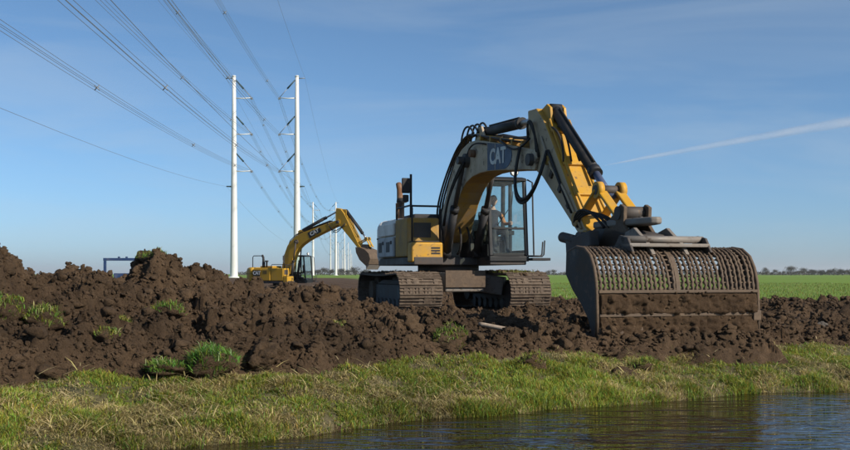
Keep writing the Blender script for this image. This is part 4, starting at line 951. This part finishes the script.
        for i, (dx_, dz_) in enumerate(((0.0, -0.55), (0.10, -0.65), (0.2, -0.42))):   # slack loops under the boom tip
            yy = -0.30-0.03*i
            MB().tube(bez((5.35+dx_, yy, 3.2), (5.10+dx_, yy-0.2, 2.35+dz_*0.6), (6.35+dx_*0.5, yy-0.2, 2.05+dz_*0.4), (6.62, yy, 3.02-0.12*i), 20), 0.026, 8).build('hose', 'rubber', t)
        for i in range(2):
            MB().tube(bez((5.7, -0.27, 3.3+0.1*i), (5.75, -0.36, 3.85), (6.25, -0.36, 3.7-0.2*i), (6.1+0.1*i, -0.27, 2.95)), 0.022, 8).build('hose', 'rubber', t)
        MB().tube([sp(6.62, 3.02, -0.275), sp(7.1, 2.45, -0.28), sp(7.6, 1.9, -0.28)], 0.026, 8).build('hose', 'rubber', t)
        for i in range(3):
            MB().tube(bez((6.5+0.1*i, -0.18+0.1*i, 3.45), (6.95, -0.18+0.12*i, 3.35), (7.0, -0.15+0.1*i, 3.0), (7.1+0.1*i, -0.2+0.1*i, 2.78)), 0.018, 8).build('hose', 'rubber', t)
        for i in range(3): MB().tube(bez((0.95, -0.3+0.22*i, 1.35), (1.3, -0.3+0.22*i, 1.4), (1.25, -0.25+0.2*i, 2.0), (0.7, -0.2+0.15*i, 2.1)), 0.026, 8).build('hose', 'rubber', t)
    else:
        for i in range(3): MB().tube([bp(1.2, 3.25, -0.2+0.15*i), bp(1.75, 3.68, -0.2+0.15*i), bp(2.4, 3.82, -0.2+0.15*i), bp(4, 3.6, -0.2+0.15*i), bp(5.4, 3.35, -0.2+0.15*i)], 0.03, 6).build('hose', 'rubber', t)
        for i in range(2):
            a, e = bp(5.2, 3.25, -0.33), sp(6.6, 2.95, -0.3); MB().tube(bez(a, bp(5.4, 2.3-0.2*i, -0.4), sp(6.1, 2.3-0.2*i, -0.4), e), 0.03, 6).build('hose', 'rubber', t)
    return t, sp

ex1, SP1 = excavator((MC[0], MC[1], 0.0), PSI, True, 'large muddy excavator with grey sided boom and wide mesh bucket by the ditch')
# ---- coupler and mesh ditching bucket of the near machine
cp = MB(); cp.prism([(7.98, 1.28), (8.05, 1.52), (8.35, 1.62), (9.0, 1.58), (9.75, 1.46), (9.80, 1.36), (9.3, 1.30), (8.6, 1.24)], -0.23, 0.23)
cpo = cp.build('coupler', 'dark_steel', ex1, 0.03, 3)
m = MB(); m.plan([(8.30, -0.24), (8.9, -0.25), (9.55, -0.17), (9.86, -0.09), (9.90, 0.0), (9.86, 0.09), (9.55, 0.17), (8.9, 0.25), (8.30, 0.24)], 1.605, 1.71); m.build('beak', 'grey_steel', cpo, 0.03, 3)
for yy in (-0.20, 0.20):
    m = MB(); m.prism([(8.45, 1.30), (8.75, 1.66), (9.2, 1.93), (9.32, 1.88), (9.30, 1.62), (9.55, 1.40), (9.3, 1.28)], yy-0.03, yy+0.03); m.build('lug', 'muddy_steel', cpo, 0.012)
for i in range(4):
    MB().tube(bez((7.7, -0.28+0.02*i, 1.72), (8.05+0.05*i, -0.42, 2.0-0.05*i), (8.5, -0.40+0.05*i, 1.95), (8.75+0.1*i, -0.26+0.04*i, 1.6)), 0.02, 8).build('hose', 'rubber', cpo)
for xx, yy in ((8.5, -0.15), (8.5, 0.15), (8.9, -0.17), (8.9, 0.17), (9.4, 0.0)): MB().cyl((xx, yy, 1.711), (xx, yy, 1.735), 0.035, n=8).build('bolt', 'dark_steel', cpo)
for q0, q1, rr_ in (((9.14, -0.25, 1.80), (9.14, 0.25, 1.80), 0.10), ((8.14, -0.42, 1.45), (8.14, 0.42, 1.45), 0.11)): MB().cyl(q0, q1, rr_, n=22).build('coupler_pin', 'dark_steel', cpo)
m = MB(); m.box((8.3, -0.42, 1.38), (0.9, 0.16, 0.24), Matrix.Rotation(R(-8), 3, 'Y')); m.cyl((7.55, -0.42, 1.50), (8.1, -0.42, 1.42), 0.085, n=16); m.build('tilt_cylinder', 'dark_steel', cpo, 0.02)
m = MB(); m.box((8.3, 0.42, 1.38), (0.9, 0.16, 0.24), Matrix.Rotation(R(-8), 3, 'Y')); m.build('tilt_cylinder', 'dark_steel', cpo, 0.02)
RF = 10.47; BW = 1.22
prof = [(RF-0.93, 1.20), (RF-0.62, 1.265), (RF-0.36, 1.235), (RF-0.19, 1.14), (RF-0.08, 0.98), (RF-0.02, 0.80), (RF+0.00, 0.66), (RF+0.01, 0.45), (RF+0.015, 0.06)]
bk = MB(); bk.prism([(x, z) for x, z in prof[6:]]+[(x-0.022, z) for x, z in prof[6:][::-1]], -BW+0.021, BW-0.021); bko = bk.build('bucket', 'muddy_steel', ex1, 0.004, label='wide ditching bucket with mesh upper back and mud caked lower plate')
inner = [(RF-0.93, 1.20), (RF-0.95, 0.90), (RF-0.72, 0.68), (RF-0.45, 0.50), (RF-0.22, 0.30), (RF-0.10, 0.10), (RF-0.06, 0.03), (RF+0.02, 0.03)]
pl_ = inner[::-1]+[p for p in prof[1:-1]]
for yy in (-BW, BW):
    m = MB(); m.prism(inner+prof[::-1][:-1], yy-0.02, yy+0.02); m.build('side_plate', 'plate_dark', bko, 0.006)
    r = MB(); r.tube([(x+0.006, yy, z+0.006) for x, z in prof], 0.026, 6); r.build('side_rim', 'muddy_steel', bko)
rib = MB(); rib.prism(prof[:7]+[(x-0.16, z-0.10) for x, z in prof[:7][::-1]], -0.035, 0.035); rib.build('rib', 'muddy_steel', bko, 0.006)
m = MB(); m.bx(RF+0.004, RF+0.045, -BW+0.03, BW-0.03, 0.33, 0.375); m.build('ledge', 'muddy_steel', bko, 0.006)
m = MB(); m.bx(RF+0.018, RF+0.05, -BW+0.02, BW-0.02, 0.03, 0.19); m.build('cutting_edge', 'muddy_steel', bko, 0.006)
m = MB(); m.bx(RF-0.03, RF+0.04, -BW+0.02, BW-0.02, 0.645, 0.685); m.build('mesh_frame', 'muddy_steel', bko, 0.006)
m = MB(); m.tube([(RF-0.90, -BW+0.02, 1.20), (RF-0.90, BW-0.02, 1.20)], 0.05, 10); m.build('top_tube', 'dark_steel', bko)
for yy, nm in ((BW-0.04, 'corner'), ): m = MB(); m.bx(RF+0.02, RF+0.07, BW-0.10, BW+0.02, 0.26, 0.40); m.build('corner_block', 'muddy_steel', bko, 0.008)
rb = random.Random(3)
# mesh: zigzag bars welded point to point
cum = [0.0]; pr_ = prof[:7]
for i in range(len(pr_)-1): cum.append(cum[-1]+math.dist(pr_[i], pr_[i+1]))
def onprof(s):
    for i in range(len(pr_)-1):
        if s <= cum[i+1] or i == len(pr_)-2:
            k = (s-cum[i])/(cum[i+1]-cum[i]); return (pr_[i][0]+(pr_[i+1][0]-pr_[i][0])*k, pr_[i][1]+(pr_[i+1][1]-pr_[i][1])*k)
for y0_, y1_ in ((-BW+0.03, -0.04), (0.04, BW-0.03)):
    m = MB(); nb = 17; ns = 30
    for b2 in range(nb):
        yc = y0_+(b2+0.5)*(y1_-y0_)/nb; P = []; bend = rb.uniform(-0.018, 0.018)
        for s_ in range(ns+1):
            x, z = onprof(cum[-1]*s_/ns); amp = 0.008*(1 if (s_+b2) % 2 else -1)*rb.uniform(0.6, 1.3)+bend*math.sin(3.1*s_/ns); P.append((x+rb.uniform(-0.008, 0.008), yc+amp, z+rb.uniform(-0.004, 0.004)))
        m.tube(P, [0.0165 if (s_+b2) % 2 else 0.028 for s_ in range(ns+1)], 6)
    for s_ in range(1, ns, 2):
        x, z = onprof(cum[-1]*s_/ns); m.tube([(x-0.012, y0_-0.02, z-0.006), (x-0.012, y1_+0.02, z-0.006)], 0.012, 5)
    o = m.build('mesh_panel', 'muddy_steel', bko); o['kind'] = 'stuff'
for yy in (-0.26, 0.26):
    m = MB(); m.prism([(RF-1.05, 1.22), (RF-0.2, 1.17), (RF-0.35, 1.32), (RF-0.75, 1.56), (RF-1.0, 1.50)], yy-0.03, yy+0.03); m.build('ear', 'grey_steel', bko, 0.01)
m = MB(); m.bx(RF-0.55, RF-0.22, -0.62, 0.62, 1.27, 1.32); m.build('hanger_plate', 'grey_steel', bko, 0.01)
m = MB(); m.tube([(RF-0.42, -0.62, 1.38), (RF-0.42, 0.62, 1.38)], 0.05, 12); m.build('hanger_tube', 'grey_steel', bko)
for yy in (-0.60, 0.60): m = MB(); m.prism([(RF-0.75, 1.235), (RF-0.15, 1.20), (RF-0.30, 1.40), (RF-0.52, 1.44)], yy-0.02, yy+0.02); m.build('ear', 'dark_steel', bko, 0.01)
# mud caked on the lower plate
ny, nz = 150, 36; Yg, Zg = np.meshgrid(np.linspace(-BW+0.03, BW-0.03, ny), np.linspace(0.035, 0.64, nz))
hh = 0.024+0.05*np.abs(fbm(Yg*3.2, Zg*5, 401, 4, 0.6))+0.5*crumbs(Yg, Zg, 9.0, 431)+0.02*fbm(Yg*14, Zg*14, 411, 3)-0.05*np.clip(fbm(Yg*1.7, Zg*3, 421, 3)-0.22, 0, 1)
hh = np.where((Zg > 0.325) & (Zg < 0.38), hh*0.5, hh); hh[0] = hh[-1] = -0.02; hh[:, 0] = hh[:, -1] = -0.02
bx_ = np.interp(Zg, [0.0, 0.19, 0.195, 0.66], [RF+0.035, RF+0.035, RF+0.012, RF+0.004])
o = npmesh('caked_mud', np.stack([(bx_+hh).ravel(), Yg.ravel(), Zg.ravel()], 1), grid_faces(ny, nz), 'mud', bko, smooth=True)
# earth heaped against the cutting edge and clods stuck on the plate
n = 420; bb = RNG.uniform(-BW-0.3, BW+0.3, n); aa = RF+0.05+np.abs(RNG.normal(0, 0.18, n)); sz = np.clip(np.exp(RNG.normal(-3.5, 0.5, n)), 0.015, 0.085)
xw = MC[0]+aa*MF[0]+bb*ML[0]; yw = MC[1]+aa*MF[1]+bb*ML[1]
tag(clods('bucket_clods', np.stack([xw, yw, S(xw, yw)+sz*0.3], 1), sz, 'clod'), 'broken clods spilled along the bucket cutting edge', kind='stuff')
n = 150; yy = RNG.uniform(-BW+0.06, BW-0.06, n); zz = RNG.uniform(0.1, 0.66, n); sz = RNG.uniform(0.012, 0.035, n)
o = clods('stuck_clods', np.stack([np.full(n, RF+0.045), yy, zz], 1), sz, 'clod', bko); o['kind'] = 'stuff'
# mud and turf dropped on the tracks and deck
for yc in (-1.25, 1.25):
    n = 160; xx = RNG.uniform(-1.7, 1.9, n); yy = yc+RNG.uniform(-0.46, 0.46, n); sz = RNG.uniform(0.015, 0.055, n)
    if yc > 0: sz *= 1.4
    zz = 0.93+sz*0.3-np.clip(xx-1.55, 0, 1)**2*0.8
    o = clods('track_clods', np.stack([xx, yy, zz], 1), sz, 'clod', ex1); o['kind'] = 'stuff'
n = 500; xx = RNG.uniform(0.9, 1.9, n); yy = 1.05+RNG.normal(0, 0.22, n); o = blades('track_grass', np.stack([xx, yy, np.full(n, 0.93)], 1), RNG.uniform(0.04, 0.12, n), RNG.uniform(0.006, 0.012, n), np.abs(RNG.normal(0.8, 0.4, n)), gcol(n, 0.3), parent=ex1); o['kind'] = 'stuff'

# ---- far machine
D2 = 71.0
ex2, SP2 = excavator(((283-425)/1000*D2, D2, -0.86), R(60), False, 'yellow excavator with raised boom working in the distance under the pylons')
def s2(x, z): p = SP2(x, z); return (p.x, p.z)
b0 = SP2(8.14, 1.45)
def q2(pts, ang): 
    c_, s_ = math.cos(ang), math.sin(ang); return [(b0.x+0.84*(x*c_-z*s_), b0.z+0.84*(x*s_+z*c_)) for x, z in pts]
BA = R(-12)
sidep = [(-0.15, 0.12), (0.25, 0.18), (0.75, 0.12), (1.20, -0.12), (1.42, -0.50), (1.38, -0.95), (1.15, -1.15), (0.45, -0.80), (0.0, -0.30)]
back = [(-0.15, 0.12), (0.25, 0.18), (0.75, 0.12), (1.20, -0.12), (1.42, -0.50), (1.38, -0.95), (1.15, -1.15)]
m = MB(); m.prism(q2(back+[(x*0.96-0.02, z*0.96-0.03) for x, z in back[::-1]], BA), -0.70, 0.70); b2o = m.build('bucket', 'muddy_steel', ex2, 0.01)
for yy in (-0.72, 0.72): m = MB(); m.prism(q2(sidep, BA), yy-0.02, yy+0.02); m.build('side_plate', 'muddy_steel', b2o, 0.01)
m = MB(); m.prism(q2([(1.10, -1.05), (1.40, -1.0), (1.22, -1.42)], BA), -0.72, 0.72); m.build('cutting_edge', 'grey_steel', b2o)
for yy in (-0.2, 0.2): m = MB(); m.prism(q2([(-0.2, 0.10), (0.7, 0.12), (0.55, 0.5), (0.1, 0.42)], BA), yy-0.03, yy+0.03); m.build('ear', 'dark_steel', b2o, 0.01)
# dark maker's panel on the far counterweight side
me = text_mesh('CAT', 0.34); me.materials.append(MATS['logo_white'])
m = MB(); m.bx(-1.62, -0.98, -1.322, -1.315, 1.62, 2.02); pn = m.build('logo_panel', 'black', ex2)
o = link(bpy.data.objects.new('lettering', me), ex2); o.matrix_local = Matrix.Translation((-1.30, -1.326, 1.82)) @ Matrix(((1, 0, 0), (0, 0, -1), (0, 1, 0))).to_4x4()
o = MB(); o.tube([(-2.0, -0.9, 2.16), (-2.0, -0.9, 2.95), (-1.9, -0.9, 3.05), (-1.2, -0.9, 3.05), (-1.1, -0.9, 2.9), (-1.1, -0.9, 2.2)], 0.03, 8); o.build('handrail', 'black', ex2)

# ------------------------------------------------------------------ operator in the near cab
def person(root_loc, rz, label):
    """seated figure grown from a joint skeleton (local: x forward, y left, z up from the seat)"""
    V_ = []; E_ = []; Rd = []; mt = []
    def add(p, r, par=None):
        V_.append(p); Rd.append(r); i = len(V_)-1
        if par is not None: E_.append((par, i))
        return i
    pel = add((0, 0, 0.10), (0.16, 0.13)); wa = add((-0.04, 0, 0.26), (0.145, 0.115), pel); ch = add((-0.05, 0, 0.43), (0.17, 0.125), wa); up = add((-0.04, 0, 0.53), (0.13, 0.095), ch)
    nk = add((-0.02, 0, 0.62), (0.055, 0.055), up); add((0.0, 0, 0.70), (0.055, 0.055), nk)
    for s in (-1, 1):
        sh = add((-0.04, s*0.19, 0.51), (0.065, 0.065), up); el = add((0.06, s*0.27, 0.27), (0.047, 0.047), sh); wr = add((0.29, s*0.31, 0.27), (0.032, 0.032), el)
        pa = add((0.37, s*0.31, 0.275), (0.036, 0.026), wr)
        for k in range(4):
            f1 = add((0.43, s*0.31, 0.305-0.022*k), (0.010, 0.010), pa); f2 = add((0.455, s*(0.31-0.03), 0.305-0.022*k), (0.009, 0.009), f1); add((0.435-0.004*k, s*(0.31-0.055), 0.300-0.022*k), (0.008, 0.008), f2)
        tb_ = add((0.37, s*0.275, 0.305), (0.011, 0.011), pa); add((0.41, s*0.26, 0.325), (0.009, 0.009), tb_)
        hp = add((0.05, s*0.10, 0.08), (0.10, 0.09), pel); kn = add((0.47, s*0.15, 0.10), (0.068, 0.068), hp); an = add((0.55, s*0.15, -0.34), (0.045, 0.045), kn); add((0.71, s*0.16, -0.40), (0.045, 0.035), an)
    me = bpy.data.meshes.new('body'); me.from_pydata(V_, E_, []); ob = bpy.data.objects.new('tmp', me); COL.objects.link(ob)
    ob.modifiers.new('skin', 'SKIN').use_smooth_shade = True
    for i, sv in enumerate(me.skin_vertices[0].data): sv.radius = Rd[i]; sv.use_root = (i == 0)
    ob.modifiers.new('sub', 'SUBSURF').levels = 2
    bpy.context.view_layer.update()
    me2 = bpy.data.meshes.new_from_object(ob.evaluated_get(bpy.context.evaluated_depsgraph_get())); bpy.data.objects.remove(ob)
    # head, merged into the same mesh
    bm = bmesh.new(); bm.from_mesh(me2)
    hd = bmesh.ops.create_uvsphere(bm, u_segments=28, v_segments=20, radius=1.0)['verts']
    hc = Vector((0.035, 0, 0.80))
    for v in hd:
        p = v.co.copy(); jaw = max(0, -p.z)
        q = Vector((p.x*0.098*(1-0.10*jaw), p.y*0.077*(1-0.26*jaw), p.z*0.118))
        if p.x > 0.6:
            q.x += 0.026*math.exp(-((p.y)/0.16)**2-((p.z+0.12)/0.20)**2)             # nose
            q.x -= 0.010*math.exp(-((abs(p.y)-0.36)/0.14)**2-((p.z-0.05)/0.12)**2)     # eye sockets
            q.x += 0.006*math.exp(-((p.y)/0.30)**2-((p.z+0.46)/0.07)**2)               # lips
            q.x += 0.008*math.exp(-((p.y)/0.3)**2-((p.z+0.80)/0.15)**2)                # chin
        if abs(p.y) > 0.93 and abs(p.z+0.05) < 0.28 and abs(p.x) < 0.25: q.y *= 1.18     # ears
        v.co = hc+q
    bm.to_mesh(me2); bm.free()
    for nm in ('jacket', 'trousers', 'skin', 'sleeve', 'black'): me2.materials.append(MATS[nm])
    for p in me2.polygons:
        c = p.center; p.use_smooth = True
        if c.z > 0.60: p.material_index = 2
        elif c.x > 0.30 and c.z > 0.19: p.material_index = 2
        elif c.z > 0.16: p.material_index = 3 if (abs(c.y) > 0.20 and c.z < 0.50) else 0
        elif c.z < -0.34: p.material_index = 4
        else: p.material_index = 1
    root = bpy.data.objects.new('person', me2); link(root); root.location = root_loc; root.rotation_euler = (0, 0, rz); tag(root, label, 'person')
    h = MB(); vs = []; fs = []; nu, nv = 20, 8
    for j in range(nv+1):
        ph = j/nv*1.75
        for i in range(nu):
            th = 2*math.pi*i/nu; cut = 1.0 if math.cos(th) < 0.1 else 0.42
            a = ph*cut; vs.append((hc.x-0.006+0.107*math.sin(a)*math.cos(th), 0.086*math.sin(a)*math.sin(th), hc.z+0.008+0.126*math.cos(a)))
    for j in range(nv):
        for i in range(nu): fs.append((j*nu+i, j*nu+(i+1) % nu, (j+1)*nu+(i+1) % nu, (j+1)*nu+i))
    h.add(vs, fs, True); ho = h.build('hair', 'hair', root); sm_ = ho.modifiers.new('thick', 'SOLIDIFY'); sm_.thickness = 0.01
    e = MB()
    for s in (-1, 1): e.tube([(hc.x+0.080, s*0.030, hc.z+0.006), (hc.x+0.089, s*0.030, hc.z+0.006)], [0.011, 0.007], 10)
    e.build('eyes', 'black', root)
    return root
lx, ly, lz = 0.50, 0.94, 1.80
pw_ = (MC[0]+lx*MF[0]+ly*ML[0], MC[1]+lx*MF[1]+ly*ML[1], lz)
person(pw_, PSI-math.pi/2, 'person in dark jacket with brownish sleeves seated at the excavator controls')

# ------------------------------------------------------------------ haze: the air over the flat land
m = bpy.data.materials.new('haze'); m.use_nodes = True; nt = m.node_tree; nt.nodes.clear()
ho = nt.nodes.new('ShaderNodeOutputMaterial'); hv = nt.nodes.new('ShaderNodeVolumePrincipled'); hv.inputs['Color'].default_value = (0.95, 0.96, 0.98, 1); hv.inputs['Density'].default_value = 0.00010; hv.inputs['Anisotropy'].default_value = 0.2
nt.links.new(hv.outputs[0], ho.inputs['Volume']); MATS['haze'] = m
hb = MB(); hb.bx(-9900, 9900, -9900, 9900, -4.0, 62.0); tag(hb.build('haze', 'haze'), 'thin pale haze lying over the flat land', kind='stuff')
